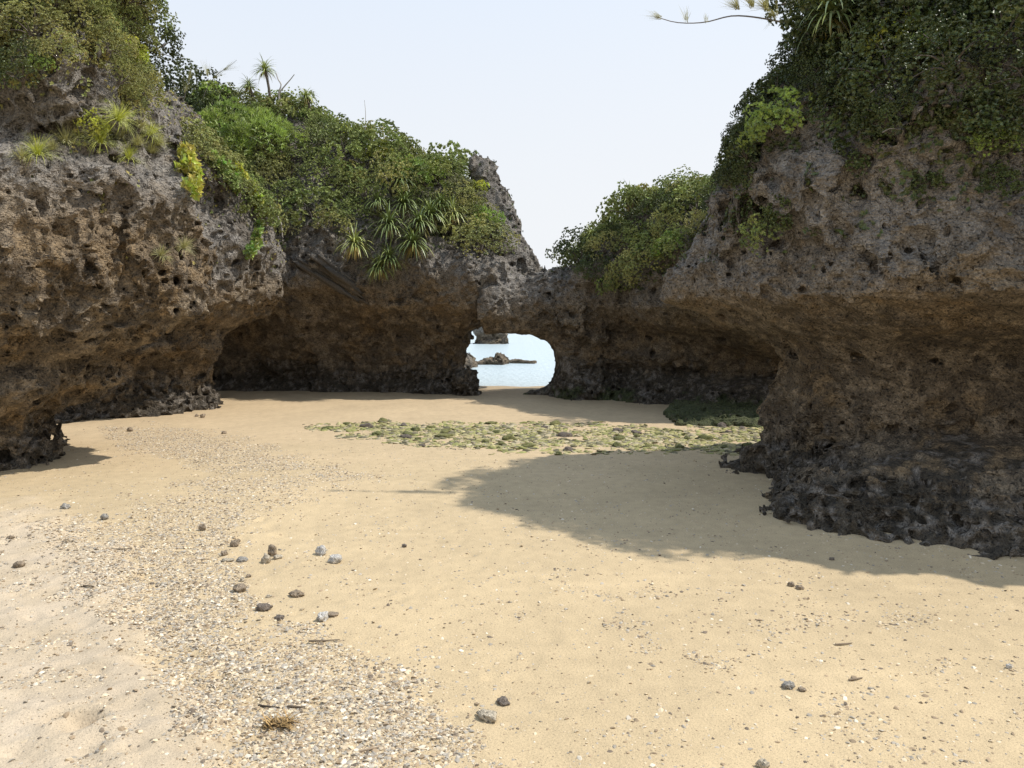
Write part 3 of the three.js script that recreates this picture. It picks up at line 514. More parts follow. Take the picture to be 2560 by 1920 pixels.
// shrubs that stand out by their colour
for (const [rock, px, py, kind, mat, k, label] of [
  [rockC, 560, 370, 'feather', 'bright', 1.9, 'large feathery bright green bush beside the left cliff lobe'],
  [rockC, 655, 385, 'feather', 'bright', 1.9, 'feathery bright green bush, right half of the light clump near the left cliff lobe'],
  [rockC, 540, 270, 'broad', 'bright', 1.1, 'broad-leaved bright green bush high at the left end of the headland'],
  [rockC, 1060, 470, 'broad', 'bright', 1.1, 'bright yellow-green bush above the strap-leaved plants near the arch'],
  [rockC, 1095, 420, 'broad', 'yellow', 0.8, 'yellow-green bush below the rock spire'],
  [rockC, 1010, 440, 'broad', 'bright', 0.9, 'bright green bush in the middle of the headland, left of the yellow-green ones'],
  [rockC, 945, 300, 'broad', 'yellow', 0.8, 'yellowish bush on the skyline of the headland'],
  [rockC, 860, 275, 'broad', 'yellow', 0.7, 'small pale yellow-green bush on the skyline, left of the yellowish one'],
  [rockC, 1200, 480, 'broad', 'yellow', 0.55, 'small yellow-green bush on the right shoulder under the spire'],
  [rockC, 1210, 570, 'small', 'bright', 0.9, 'light green bush at the right end of the headland, above the arch'],
  [rockC, 700, 235, 'broad', 'olive', 0.9, 'olive bush on the skyline beside the dead branches'],
  [rockE, 1690, 620, 'broad', 'bright', 0.6, 'light green bush low on the right headland'],
  [rockE, 1620, 520, 'broad', 'olive', 0.8, 'olive bush high on the right headland below the skyline'],
  [rockF, 1975, 330, 'small', 'bright', 0.75, 'bright green bush on the left corner of the right stack'],
  [rockF, 1940, 345, 'small', 'bright', 0.6, 'bright green bush at the sky edge of the right stack'],
  [rockF, 2265, 130, 'small', 'yellow', 0.6, 'yellow-green bush glowing among dark shrubs at the top right'],
  [rockF, 2320, 150, 'small', 'bright', 0.4, 'small light green bush right of the yellow-green one at the top right'],
  [rockF, 1945, 580, 'small', 'mid', 0.55, 'green tuft of leaves low on the left edge of the right stack'],
  [rockF, 2470, 370, 'small', 'bright', 0.4, 'small bright leafy sprig at the lower edge of the shrubs on the right'],
  [rockA, 305, 140, 'small', 'yellow', 0.5, 'small yellow-green bush in the dark shrubs of the left cliff'],
  [rockA, 110, 180, 'small', 'bright', 0.35, 'small fresh green sprig above the bare rock knob of the left cliff'],
  [rockA, 215, 300, 'small', 'yellow', 0.4, 'bright yellow sprig on the ledge of the left cliff'],
]) {
  const h = strike([rock], px, py); if (!h) { console.log('no hit', label); continue; }
  shrub(kind, Math.floor(px), mat, h.p.addScaledVector(h.n, 0.12 + 0.14 * k), lean(h.n, 0.8), k, px, 'bright_shrub', label);
}
// ivy-like leaves lying on the rock between the shrubs
function creeper(R, seed, test, count, mat, len, label) {
  const L = new Leaves(), r = rng(seed); L.sprig(new THREE.Vector3(), UP, 6, len, len * 0.55, [1, 1, 1], r, 1.6);
  const P = R.m.pos, nv = P.length / 3, mats = [], q = new THREE.Quaternion(), n = new THREE.Vector3(), M = new THREE.Matrix4(), cols = [];
  const full = new THREE.BufferGeometry(); full.setAttribute('position', new THREE.BufferAttribute(P, 3)); full.setIndex(new THREE.BufferAttribute(R.m.idx, 1)); full.computeVertexNormals();
  const VN = full.attributes.normal.array;
  for (let t = 0; t < count * 40 && mats.length < count; t++) {
    const v = Math.floor(r() * nv), x = P[v * 3], y = P[v * 3 + 1], d = -P[v * 3 + 2], [px, py] = pxOf(x, y, d);
    n.set(VN[v * 3], VN[v * 3 + 1], VN[v * 3 + 2]);
    if (n.z < -0.3 || px < -60 || px > 2620 || py < -80 || r() > test(px, py, x, y, d)) continue;
    q.setFromUnitVectors(UP, n).multiply(new THREE.Quaternion().setFromAxisAngle(UP, r() * 6.28));
    const k = 0.6 + 0.7 * r(); M.compose(new THREE.Vector3(x, y, -d).addScaledVector(n, 0.02), q, new THREE.Vector3(k, k, k)); mats.push(M.clone());
    const b = 0.6 + 0.9 * r(); cols.push([b * (0.85 + 0.4 * r()), b, b * 0.9]);
  }
  const I = new THREE.InstancedMesh(L.geometry(), LM[mat], mats.length); mats.forEach((m, i) => { I.setMatrixAt(i, m); I.setColorAt(i, new THREE.Color().setRGB(...cols[i])); });
  add(I, 'creeper_leaves', label, 'creeper', null, 'stuff');
}
const patch = (x, y, d, f, lo, hi) => sstep(lo, hi, fbm(x * f + 4, y * f, d * f, 3));
creeper(rockF, 301, (px, py, x, y, d) => (inPoly(F_masks[0], px, py) || inPoly(F_masks[1], px, py) ? 0.9 : sstep(3.6, 5.0, y) * patch(x, y, d, 1.1, 0.05, 0.35) * 0.8 + 0.3 * sstep(3.1, 3.7, y) * patch(x, y, d, 2.4, 0.2, 0.45)), 19000, 'deep', 0.045, 'creeper leaves coloured dark for shade, matted over the face of the right stack');
creeper(rockA, 302, (px, py, x, y, d) => (inPoly(A_mask, px, py) ? 0.9 : sstep(5.6, 6.4, y) * 0.06 + sstep(3.2, 5, y) * patch(x, y, d, 1.5, 0.3, 0.5) * 0.35), 8000, 'olive', 0.045, 'fine olive creeper leaves matted over the top of the left cliff');
creeper(rockC, 303, (px, py, x, y, d) => inPoly(C_mask, px, py) ? 1 : sstep(4.6, 5.4, y) * 0.2, 6000, 'deep', 0.055, 'small leaves filling the gaps between shrubs on the headland left of the arch');
creeper(rockE, 304, (px, py, x, y, d) => inPoly(E_mask, px, py) ? 1 : sstep(3.4, 4.4, y) * patch(x, y, d, 1.2, 0, 0.3) * 0.6, 7000, 'deep', 0.055, 'small leaves filling the gaps between shrubs on the headland right of the arch');
creeper(rockB, 305, (px, py, x, y, d) => sstep(4.6, 5.6, y) * 0.6 + sstep(3.4, 4.2, y) * patch(x, y, d, 1.4, 0.1, 0.35) * 0.5, 3200, 'olive', 0.055, 'olive creeper leaves on the cliff lobe left of the undercut');

// vines hanging in bright strings
function vine(rock, line, mat, label, seed, wide = 0.12) {
  const r = rng(seed), L = new Leaves(), G = new THREE.Group(), stem = [], dir = new THREE.Vector3();
  for (let i = 0; i + 1 < line.length; i++) for (let k = 0; k < 10; k++) {
    const h = strike([rock], mix(line[i][0], line[i + 1][0], k / 10), mix(line[i][1], line[i + 1][1], k / 10)); if (!h) continue;
    stem.push(h.p.clone().addScaledVector(h.n, 0.05));
    for (let q = 0; q < 9; q++) { dir.copy(h.n).add(new THREE.Vector3(r() - 0.5, r() - 0.7, r() - 0.5)).normalize(); const o = h.p.clone().addScaledVector(h.n, 0.05 + 0.08 * r()).add(new THREE.Vector3((r() - 0.5) * wide * 2, (r() - 0.5) * wide * 2, (r() - 0.5) * wide)); L.sprig(o, dir, 4, 0.12, 0.075, [1, 1, 1].map(() => 0.8 + 0.4 * r()), r, 0.9); }
  }
  if (!stem.length) return console.log('no vine', label);
  const o = stem[0].clone(), lg = L.geometry(); lg.translate(-o.x, -o.y, -o.z);
  child(G, 'foliage', new THREE.Mesh(lg, LM[mat]));
  if (stem.length > 3) { const sg = taper(stem.filter((_, i) => i % 3 === 0), 0.014, 0.006, 5); sg.translate(-o.x, -o.y, -o.z); child(G, 'stem', new THREE.Mesh(sg, woodMat)); }
  G.position.copy(o); add(G, 'hanging_vine', label, 'vine');
}
vine(rockA, [[445, 385], [460, 420], [470, 450], [462, 480]], 'yellow', 'short bright yellow-green vine hanging in the cleft of the left cliff', 1);
vine(rockB, [[565, 420], [605, 460], [632, 505], [645, 540]], 'yellow', 'long yellow-green vine trailing down the edge of the cliff lobe', 2, 0.16);
vine(rockB, [[520, 400], [560, 440], [590, 480]], 'bright', 'green vine trailing along the crest of the cliff lobe, left of the yellow one', 3, 0.16);
vine(rockB, [[635, 560], [630, 610], [605, 640]], 'bright', 'thin green vine hanging below the yellow one on the cliff lobe', 4, 0.1);

// screw pines: rosettes of long strap leaves
function rosette(seed, n, len, wid, stand) {
  const r = rng(seed), L = new Leaves(), d = new THREE.Vector3();
  for (let i = 0; i < n; i++) { const t = i * 2.4, e = 0.15 + 1.25 * Math.pow((i + 0.5) / n, 0.8); d.set(Math.sin(e) * Math.cos(t), Math.cos(e) * stand + 0.1, Math.sin(e) * Math.sin(t)).normalize(); const v = 0.65 + 0.6 * r(); L.blade(new THREE.Vector3(d.x * 0.04, i / n * -0.12, d.z * 0.04), d, len * (0.7 + 0.4 * r()), wid, 1.1 + 1.3 * r(), [v, v, v * 0.9], 6, r() < 0.3 ? [v * 1.8, v * 1.5, v] : null); }
  for (let i = 0; i < n * 0.22; i++) { const t = r() * 6.28, e = 1.3 + 0.7 * r(); d.set(Math.sin(e) * Math.cos(t), Math.cos(e), Math.sin(e) * Math.sin(t)).normalize(); const v = 0.7 + 0.4 * r(); L.blade(new THREE.Vector3(d.x * 0.03, -0.14, d.z * 0.03), d, len * (0.4 + 0.4 * r()), wid * 0.8, 2.2, [v * 1.3, v * 0.85, v * 0.7], 5); }
  return L.geometry();
}
const ROS = [rosette(401, 90, 0.85, 0.05, 1), rosette(402, 80, 0.8, 0.05, 0.75), rosette(403, 95, 0.9, 0.05, 0.85)];
function screwPine(p, base, k, mat, label, v = 0) {
  const G = new THREE.Group(), rel = p.clone().sub(base);
  const m = child(G, 'leaf_rosette', new THREE.Mesh(ROS[v % 3], LM[mat])); m.position.copy(rel); m.scale.setScalar(k); m.rotation.y = v * 1.3;
  const mid = rel.clone().multiplyScalar(0.5).add(new THREE.Vector3(0.05, -0.05, 0.02));
  child(G, 'trunk', new THREE.Mesh(taper([new THREE.Vector3(), mid, rel], 0.05, 0.04, 7), woodMat));
  G.position.copy(base); add(G, 'screw_pine', label, 'screw pine');
}
[[1010, 545, 0.95, 'strap', 'large strap-leaved screw pine hanging over the undercut, centre of its cluster'], [945, 540, 0.85, 'strap', 'screw pine at the upper left of the strap-leaved cluster over the undercut'], [1075, 575, 0.95, 'strap', 'screw pine at the right of the strap-leaved cluster over the undercut'], [890, 625, 0.9, 'fresh', 'pale yellow-green screw pine drooping alone on bare rock, left of the cluster'], [990, 660, 0.95, 'strap', 'lowest screw pine of the cluster, drooping over the lip of the undercut'], [1045, 640, 0.95, 'strap', 'small screw pine at the lower right of the cluster over the undercut'], [1130, 570, 0.9, 'fresh', 'pale screw pine near the right end of the headland above the arch'], [1000, 485, 0.9, 'strap', 'uppermost screw pine of the cluster over the undercut'], [975, 600, 1.0, 'strap', 'screw pine in the left half of the strap-leaved cluster, above the lowest one'], [1045, 600, 0.95, 'strap', 'long-leaved screw pine in the right half of the strap-leaved cluster'], [1100, 545, 0.9, 'strap', 'screw pine at the upper right of the strap-leaved cluster'], [960, 690, 0.8, 'strap', 'small screw pine drooping from the lip at the lower left of the cluster']].forEach(([px, py, k, mat, label], i) => {
  const h = strike([rockC], px, py); if (h) screwPine(h.p.clone().addScaledVector(h.n, 0.5).add(new THREE.Vector3(0, 0.12, 0.1)), h.p, k, mat, label, i);
});
const atDepth = (px, py, d) => new THREE.Vector3((px - CX) / FOC * d, EYE + (CY - py) / FOC * d, -d);
screwPine(atDepth(662, 172, 26.6), atDepth(676, 262, 26.8), 0.66, 'fresh', 'round-headed screw pine standing against the sky on the headland', 0);
[[622, 212, 26.6, 0.6, 'small spiky screw pine on the skyline left of the tall one'], [765, 240, 26.8, 0.55, 'low spiky screw pine on the skyline right of the dead branches'], [1575, 495, 22.6, 0.75, 'screw pine with long arching leaves on the skyline of the right headland'], [1478, 585, 23, 0.65, 'screw pine leaning out over the slope toward the arch'], [1700, 462, 22.5, 0.55, 'small screw pine on the skyline close to the right stack']].forEach(([px, py, d, k, label], i) => { const p = atDepth(px, py, d); screwPine(p, p.clone().add(new THREE.Vector3(0.1, -0.5, -0.1)), k, 'fresh', label, i + 1); });
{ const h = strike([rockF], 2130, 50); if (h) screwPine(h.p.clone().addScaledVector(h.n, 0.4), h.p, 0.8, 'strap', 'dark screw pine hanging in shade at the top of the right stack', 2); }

// grass and fern tufts
function tuft(seed, n, len, wid, droop) { const r = rng(seed), L = new Leaves(), d = new THREE.Vector3(); for (let i = 0; i < n; i++) { const t = r() * 6.28, e = 0.1 + 0.9 * r(); d.set(Math.sin(e) * Math.cos(t), Math.cos(e), Math.sin(e) * Math.sin(t)); const v = 0.6 + 0.7 * r(); L.blade(new THREE.Vector3(d.x * 0.06, 0, d.z * 0.06), d, len * (0.5 + 0.6 * r()), wid, droop * (0.5 + r()), [v, v, v * 0.85], 4); } return L.geometry(); }
const TUFT = [tuft(501, 230, 0.30, 0.007, 1.0), tuft(502, 210, 0.36, 0.006, 1.4), tuft(503, 240, 0.26, 0.007, 0.9)];
function grass(h, k, mat, label, v, group) { const m = new THREE.Mesh(TUFT[v % 3], LM[mat]); m.position.copy(h.p).addScaledVector(h.n, 0.01); m.quaternion.setFromUnitVectors(UP, lean(h.n, 0.8)); m.scale.setScalar(k); add(m, 'grass_tuft', label, 'grass', group); }
{
  const r = rng(9);
  const run = [[55, 385], [95, 375], [130, 362], [165, 345], [200, 335], [235, 322], [262, 300], [290, 285], [320, 290], [345, 305], [370, 325], [390, 350], [300, 330], [250, 345], [340, 350], [285, 390], [320, 385], [375, 370]];
  run.forEach(([px, py], i) => { const h = strike([rockA], px, py + 14); if (h) grass(h, 0.75 + 0.5 * r(), i % 3 === 1 ? 'yellow' : 'straw', `dry olive grass tuft on the ${px < 140 ? 'left end' : px < 270 ? 'middle' : 'right end'} of the left cliff's ledge, ${py < 330 ? 'upper row' : 'lower row'}`, i, 'grass tufts along the ledge of the left cliff'); });
  [[480, 345], [500, 370], [530, 395], [555, 420], [580, 450]].forEach(([px, py], i) => { const h = strike([rockB], px, py + 8); if (h) grass(h, 0.8 + 0.4 * r(), 'straw', 'dry grass tuft on the sloping crest of the cliff lobe', i, 'grass tufts on the crest of the cliff lobe'); });
  [[400, 640, 'dry grass tuft hanging from the face of the left cliff'], [455, 620, 'pale grass tuft hanging at the right edge of the left cliff face']].forEach(([px, py, label], i) => { const h = strike([rockA], px, py); if (h) grass(h, 0.8, 'straw', label, i); });
}
// bare twigs and feathery needle branches
function twig(name, label, px, d, r0, tufts, mat = woodMat) {
  const pts = px.map(([x, y]) => atDepth(x, y, d)), o = pts[0].clone(), G = new THREE.Group(); pts.forEach((p) => p.sub(o));
  child(G, 'branch', new THREE.Mesh(taper(pts, r0, r0 * 0.35, 5), mat));
  if (tufts) { const r = rng(px[0][0]), L = new Leaves(); for (const [x, y, n, len, ax, ay] of tufts) { const c = atDepth(x, y, d).sub(o); for (let i = 0; i < n; i++) { const v = 0.7 + 0.6 * r(); L.blade(c.clone().add(new THREE.Vector3((r() - 0.5) * 0.06, (r() - 0.5) * 0.06, (r() - 0.5) * 0.06)), new THREE.Vector3(ax + (r() - 0.5) * 0.8, ay + (r() - 0.5) * 0.8, (r() - 0.5) * 0.9).normalize(), len * (0.5 + 0.7 * r()), 0.006, 0.3 * r(), [v, v, v * 0.9], 3); } } child(G, 'needles', new THREE.Mesh(L.geometry(), LM.straw)); }
  G.position.copy(o); add(G, name, label, 'branch'); return G;
}
twig('needle_branch', 'thin branch with feathery needle tufts reaching into the sky from the right stack', [[2030, 90], [1975, 62], [1900, 45], [1830, 40], [1760, 56], [1690, 56], [1640, 42]], 11.2, 0.016, [[1650, 45, 40, 0.22, -0.8, 0.35], [1715, 52, 26, 0.2, -0.1, 1], [1765, 52, 14, 0.12, 0, 1], [1845, 20, 80, 0.28, -0.5, 0.6], [1880, 15, 90, 0.3, -0.3, 0.7], [1915, 20, 90, 0.3, -0.4, 0.4], [1940, 40, 70, 0.25, -0.5, 0.1]]);
twig('needle_branch', 'faint feathery branch on the skyline between the left cliff and the headland', [[448, 290], [458, 255], [466, 225], [475, 195]], 22, 0.014, [[462, 230, 40, 0.4, 0.4, 0.9], [472, 200, 36, 0.4, 0.3, 1]]);
twig('needle_branch', 'slanting feathery branch above the left end of the headland', [[508, 245], [522, 212], [545, 185], [580, 160], [592, 150]], 25, 0.014, [[535, 195, 40, 0.5, 0.8, 0.6], [560, 175, 40, 0.5, 0.8, 0.6], [520, 190, 40, 0.5, -0.2, 1]]);
twig('dead_branch', 'bleached forked dead branch beside the round-headed screw pine', [[702, 275], [697, 232], [703, 212], [695, 198], [690, 182]], 26.4, 0.04, null, deadMat);
twig('dead_branch', 'bleached dead branch slanting right, beside the forked one on the skyline', [[703, 275], [699, 234], [712, 215], [725, 200], [736, 186]], 26.4, 0.04, null, deadMat);
twig('dead_branch', 'thin bare upright twig on the skyline of the headland', [[912, 340], [914, 285], [911, 250]], 26, 0.016, null, deadMat);
twig('dead_branch', 'crooked bleached branch hanging beside the cliff lobe under the shrubs', [[672, 505], [690, 535], [703, 560], [706, 592]], 22.6, 0.05, null, deadMat);
twig('dead_branch', 'thin bent bare branch among the shrubs of the right stack', [[2205, 332], [2225, 322], [2250, 324]], 8.6, 0.008, null, woodMat);

// ------------------------------------------------------------------ fallen slabs, stones, gravel
function stoneGeometry(seed, sx, sy, sz, rough = 0.28, det = 3, angular = 0) {
  let g = new THREE.IcosahedronGeometry(1, det); const p = g.attributes.position, v = new THREE.Vector3(), c = new Float32Array(p.count * 3);
  for (let i = 0; i < p.count; i++) {
    v.fromBufferAttribute(p, i).normalize();
    const n = rough * fbm(v.x * 1.4 + seed * 7.3, v.y * 1.4, v.z * 1.4, 3) + rough * 0.35 * (0.3 - Math.abs(noise(v.x * 4 + seed, v.y * 4, v.z * 4))), k = 1 + n;
    if (angular) for (let a = 0; a < 3; a++) v.setComponent(a, Math.sign(v.getComponent(a)) * Math.pow(Math.abs(v.getComponent(a)), 1 - angular));
    v.multiplyScalar(k); const t = 0.85 + 0.4 * noise(v.x * 3, v.y * 3 + seed, v.z * 3); c.set([t, t, t], i * 3);
    p.setXYZ(i, v.x * sx, v.y * sy, v.z * sz);
  }
  g.setAttribute('color', new THREE.BufferAttribute(c, 3)); 
  const q = g.attributes.position, uv = g.attributes.uv; for (let i = 0; i < q.count; i++) uv.setXY(i, q.getX(i) * 4 + q.getY(i) * 2, q.getZ(i) * 4 - q.getY(i));
  // smooth normals over coincident corners
  const key = new Map(); g.computeVertexNormals(); const N = g.attributes.normal;
  for (let i = 0; i < q.count; i++) { const k = [q.getX(i), q.getY(i), q.getZ(i)].map((a) => Math.round(a * 1e4)).join(); if (!key.has(k)) key.set(k, [0, 0, 0, []]); const e = key.get(k); e[0] += N.getX(i); e[1] += N.getY(i); e[2] += N.getZ(i); e[3].push(i); }
  for (const e of key.values()) { const l = Math.hypot(e[0], e[1], e[2]); for (const i of e[3]) N.setXYZ(i, e[0] / l, e[1] / l, e[2] / l); }
  return g;
}
const stoneMat = (r, g, b) => new THREE.MeshStandardMaterial({ color: new THREE.Color().setRGB(r, g, b), vertexColors: true, map: rockGrain, bumpMap: rockBump, bumpScale: 0.008, roughness: 0.9 });
const SM = { white: stoneMat(1, 0.95, 0.86), cream: stoneMat(0.84, 0.72, 0.53), grey: stoneMat(0.58, 0.54, 0.47), brown: stoneMat(0.54, 0.42, 0.29), dark: stoneMat(0.33, 0.27, 0.215), moss: stoneMat(0.36, 0.35, 0.12), olive: stoneMat(0.27, 0.28, 0.09) };
const setDown = (o, x, d, sink) => { o.position.set(x, sandHeight(x, d) - sink, -d); return o; };
[
  [803, 1388, 34, 26, 'white', 'pale grey pitted stone on open sand, left of the white oblong one'], [838, 1406, 38, 24, 'white', 'white oblong stone lying alone on the sand, right of the pale grey one'],
  [666, 1406, 25, 24, 'cream', 'cream upright stone in front of a dark brown one on the sand'], [681, 1388, 28, 30, 'brown', 'dark brown jagged stone behind the cream upright one'], [694, 1396, 26, 10, 'cream', 'flat cream stone right of the dark brown jagged one'],
  [586, 1366, 22, 20, 'brown', 'round brown stone on the sand beside the gravel bend'], [597, 1349, 11, 8, 'brown', 'tiny brown pebble just behind the round brown stone'], [561, 1388, 20, 12, 'brown', 'small peaked brown stone left of two flat ones'], [570, 1402, 34, 8, 'cream', 'thin flat cream stone, left one of the two flat ones'], [605, 1402, 32, 11, 'grey', 'flat greyish stone, right one of the two flat ones'],
  [506, 1327, 22, 18, 'brown', 'brown stone at the inner edge of the gravel band'], [600, 1474, 36, 20, 'brown', 'wide brown stone on the sand below the two flat ones'], [606, 1450, 13, 13, 'cream', 'small cream pebble behind the wide brown stone'], [742, 1489, 42, 15, 'brown', 'low mottled brown stone on the open sand'], [672, 1487, 16, 9, 'cream', 'small cream pebble left of the low mottled brown stone'],
  [658, 1523, 42, 20, 'dark', 'dark brown chunk at the edge of the gravel'], [698, 1550, 26, 16, 'dark', 'small dark chunk right of the dark brown chunk at the gravel edge'], [806, 1552, 30, 27, 'white', 'white triangular stone standing on the open sand'], [828, 1544, 36, 10, 'brown', 'thin brown sliver behind the white triangular stone'],
  [1258, 1759, 36, 16, 'dark', 'small dark grey stone on the bare sand in the foreground'], [1217, 1801, 58, 26, 'cream', 'broken pale chunk at the outer edge of the foreground gravel'], [1972, 1710, 32, 20, 'grey', 'rounded grey stone in the sparse debris on the right'], [2005, 1716, 22, 9, 'brown', 'flat brown pebble right of the rounded grey stone'], [1978, 1463, 18, 13, 'brown', 'reddish brown bit, left one of a pair near the shadow edge'], [2000, 1469, 22, 11, 'brown', 'reddish brown bit, right one of a pair near the shadow edge'],
  [2522, 1660, 18, 13, 'white', 'small white stone near the right edge of the picture'], [163, 1277, 26, 16, 'grey', 'bluish grey stone on dry sand below the left cliff'], [262, 1303, 20, 18, 'grey', 'small grey stone right of the bluish one below the left cliff'], [47, 1440, 32, 18, 'brown', 'brown stone half sunk in dry sand at the left'], [27, 1366, 18, 12, 'brown', 'small brown stone in dry sand at the far left edge'],
  [1908, 1908, 34, 26, 'cream', 'pale chunk at the bottom edge of the picture'], [507, 1043, 14, 12, 'brown', 'small brown stone near the foot of the cliff lobe'], [492, 1041, 10, 7, 'brown', 'tiny brown pebble left of the small stone near the cliff lobe foot'], [324, 1078, 18, 12, 'brown', 'brown pebble on the smooth sand behind the left cliff foot'], [560, 1084, 13, 8, 'brown', 'lone brown pebble on the smooth sand in front of the undercut'], [2080, 1398, 16, 8, 'dark', 'dark pebble in the shadow of the right stack'], [1010, 1368, 14, 10, 'dark', 'little dark pebble on bare sand in the middle'], [622, 1440, 14, 8, 'brown', 'brown pebble right of the small cream one'],
].forEach(([px, py, w, h, mat, label], i) => {
  const [x, d] = onSand(px, py), k = 0.84 * d / FOC, g = stoneGeometry(i + 3, w * k / 2, h * k / 2 * 1.1, w * k / 2 * (0.6 + 0.3 * ((i * 7) % 5) / 4), 0.5, 3, 0.15);
  const m = new THREE.Mesh(g, SM[mat]); m.rotation.y = (i * 1.7) % 1 - 0.5; setDown(m, x, d, -h * k * 0.40); add(m, 'beach_stone', label, 'stone');
});
{ // two long slabs fallen against the overhang
  const mk = (a, b, th, label, i) => {
    const ha = strike([rockC], ...a), hb = strike([rockC], ...b); if (!ha || !hb) return;
    const A = ha.p.add(new THREE.Vector3(0, 0, 0.0)), B = hb.p.add(new THREE.Vector3(0, 0, -0.05)), len = A.distanceTo(B), g = stoneGeometry(200 + i, len / 2, th, th * 1.6, 0.75, 5, 0.35), m = new THREE.Mesh(g, stoneMat(0.19, 0.165, 0.135));
    m.position.copy(A).add(B).multiplyScalar(0.5); m.quaternion.setFromUnitVectors(new THREE.Vector3(1, 0, 0), B.clone().sub(A).normalize()); add(m, 'fallen_slab', label, 'rock slab');
  };
  mk([790, 645], [915, 735], 0.15, 'long dark slab leaning diagonally under the headland, upper of two', 0); mk([745, 655], [890, 745], 0.11, 'long pale-edged slab leaning diagonally under the headland, lower of two', 1);
}
{ // seaweed and driftwood bits in the gravel
  const r = rng(31), L = new Leaves(), [x, d] = onSand(690, 1818), wm = new THREE.MeshStandardMaterial({ name: 'dry_seaweed', color: new THREE.Color().setRGB(0.30, 0.19, 0.07), vertexColors: true, roughness: 0.7, side: THREE.DoubleSide });
  for (let i = 0; i < 150; i++) { const o = new THREE.Vector3((r() - 0.5) * 0.17, 0.003 + r() * 0.02, (r() - 0.5) * 0.09), v = 0.6 + 0.8 * r(); L.blade(o, new THREE.Vector3(r() - 0.3, (r() - 0.35) * 0.5, (r() - 0.5) * 0.7).normalize(), 0.06 + 0.06 * r(), 0.009, 0.5, [v, v, v], 4); }
  const m = new THREE.Mesh(L.geometry(), wm); setDown(m, x, d, 0); add(m, 'dry_seaweed', 'golden brown clump of dry seaweed in the foreground gravel', 'seaweed');
  const bits = [[672, 1772, 58, 'charred black driftwood stick in the foreground gravel', 0.05], [740, 1775, 44, 'brown driftwood stick right of the charred one', 0.12], [300, 1385, 60, 'thin brown stick lying along the gravel at the left', 0.1], [810, 1607, 76, 'straight thin stick lying on the smooth sand', 0.16], [2110, 1605, 46, 'pale twig lying on the sand at the right', 0.2], [2140, 1690, 40, 'short twig in the sparse debris at the right', 0.2], [925, 1880, 54, 'grey weathered stick at the bottom of the gravel', 0.3], [220, 1487, 30, 'short dark stick at the left of the gravel', 0.08]];
  bits.forEach(([px, py, w, label, a], i) => { const [x, d] = onSand(px, py), l = w * d / FOC, g = taper([new THREE.Vector3(-l / 2, 0, 0), new THREE.Vector3(-l * 0.1, 0.006, l * 0.05), new THREE.Vector3(l / 2, 0.002, -l * 0.08)], 0.009, 0.004, 6), m = new THREE.Mesh(g, new THREE.MeshStandardMaterial({ color: new THREE.Color().setRGB(a, a * 0.75, a * 0.5), roughness: 0.9 })); setDown(m, x, d, -0.006); m.rotation.y = (i * 0.7) % 0.6 - 0.3; add(m, 'driftwood_stick', label, 'driftwood'); });
}
// shell and coral gravel
const bandMain = [[470, 1200], [640, 1160], [780, 1165], [960, 1200], [820, 1228], [690, 1262], [600, 1320], [575, 1420], [620, 1520], [740, 1610], [900, 1660], [1110, 1745], [1250, 1960], [520, 1960], [430, 1760], [360, 1640], [240, 1520], [140, 1420], [90, 1330], [280, 1290], [420, 1240]];
const bandUpper = [[250, 1072], [430, 1068], [640, 1110], [830, 1165], [700, 1190], [480, 1165], [300, 1125]];
const bandRight = [[1180, 1390], [1500, 1400], [2000, 1480], [2620, 1500], [2620, 1990], [2250, 1900], [1950, 1760], [1600, 1640], [1250, 1560]];
const dens = (x, d) => {
  const [px, py] = pxOf(x, 0, d), n = fbm(x * 1.6, 2, d * 1.6, 3), n2 = noise(x * 5, 6, d * 5), s = 260 / d;
  let v = (0.012 + 0.02 * sstep(0.1, 0.5, n)) * sstep(18.4, 13, d);
  const m = polySD(bandMain, px, py) / s; v = Math.max(v, sstep(1.2, -1.8, m + n * 2.6 + n2 * 1.1) * (0.55 + 0.6 * n2) * mix(0.55, 1, sstep(10, 6, d)));
  const u = polySD(bandUpper, px, py) / s; v = Math.max(v, 0.42 * sstep(0.8, -1.2, u + n * 1.6 + n2 * 0.8));
  const t = polySD(bandRight, px, py) / s; v = Math.max(v, sstep(0.6, -1.0, t) * (0.016 + 0.09 * sstep(0.1, 0.6, n + n2 * 0.4)));
  v = Math.max(v, 0.1 * drySand(x, d) * sstep(0.0, 0.5, n + n2 * 0.3));
  return v;
};
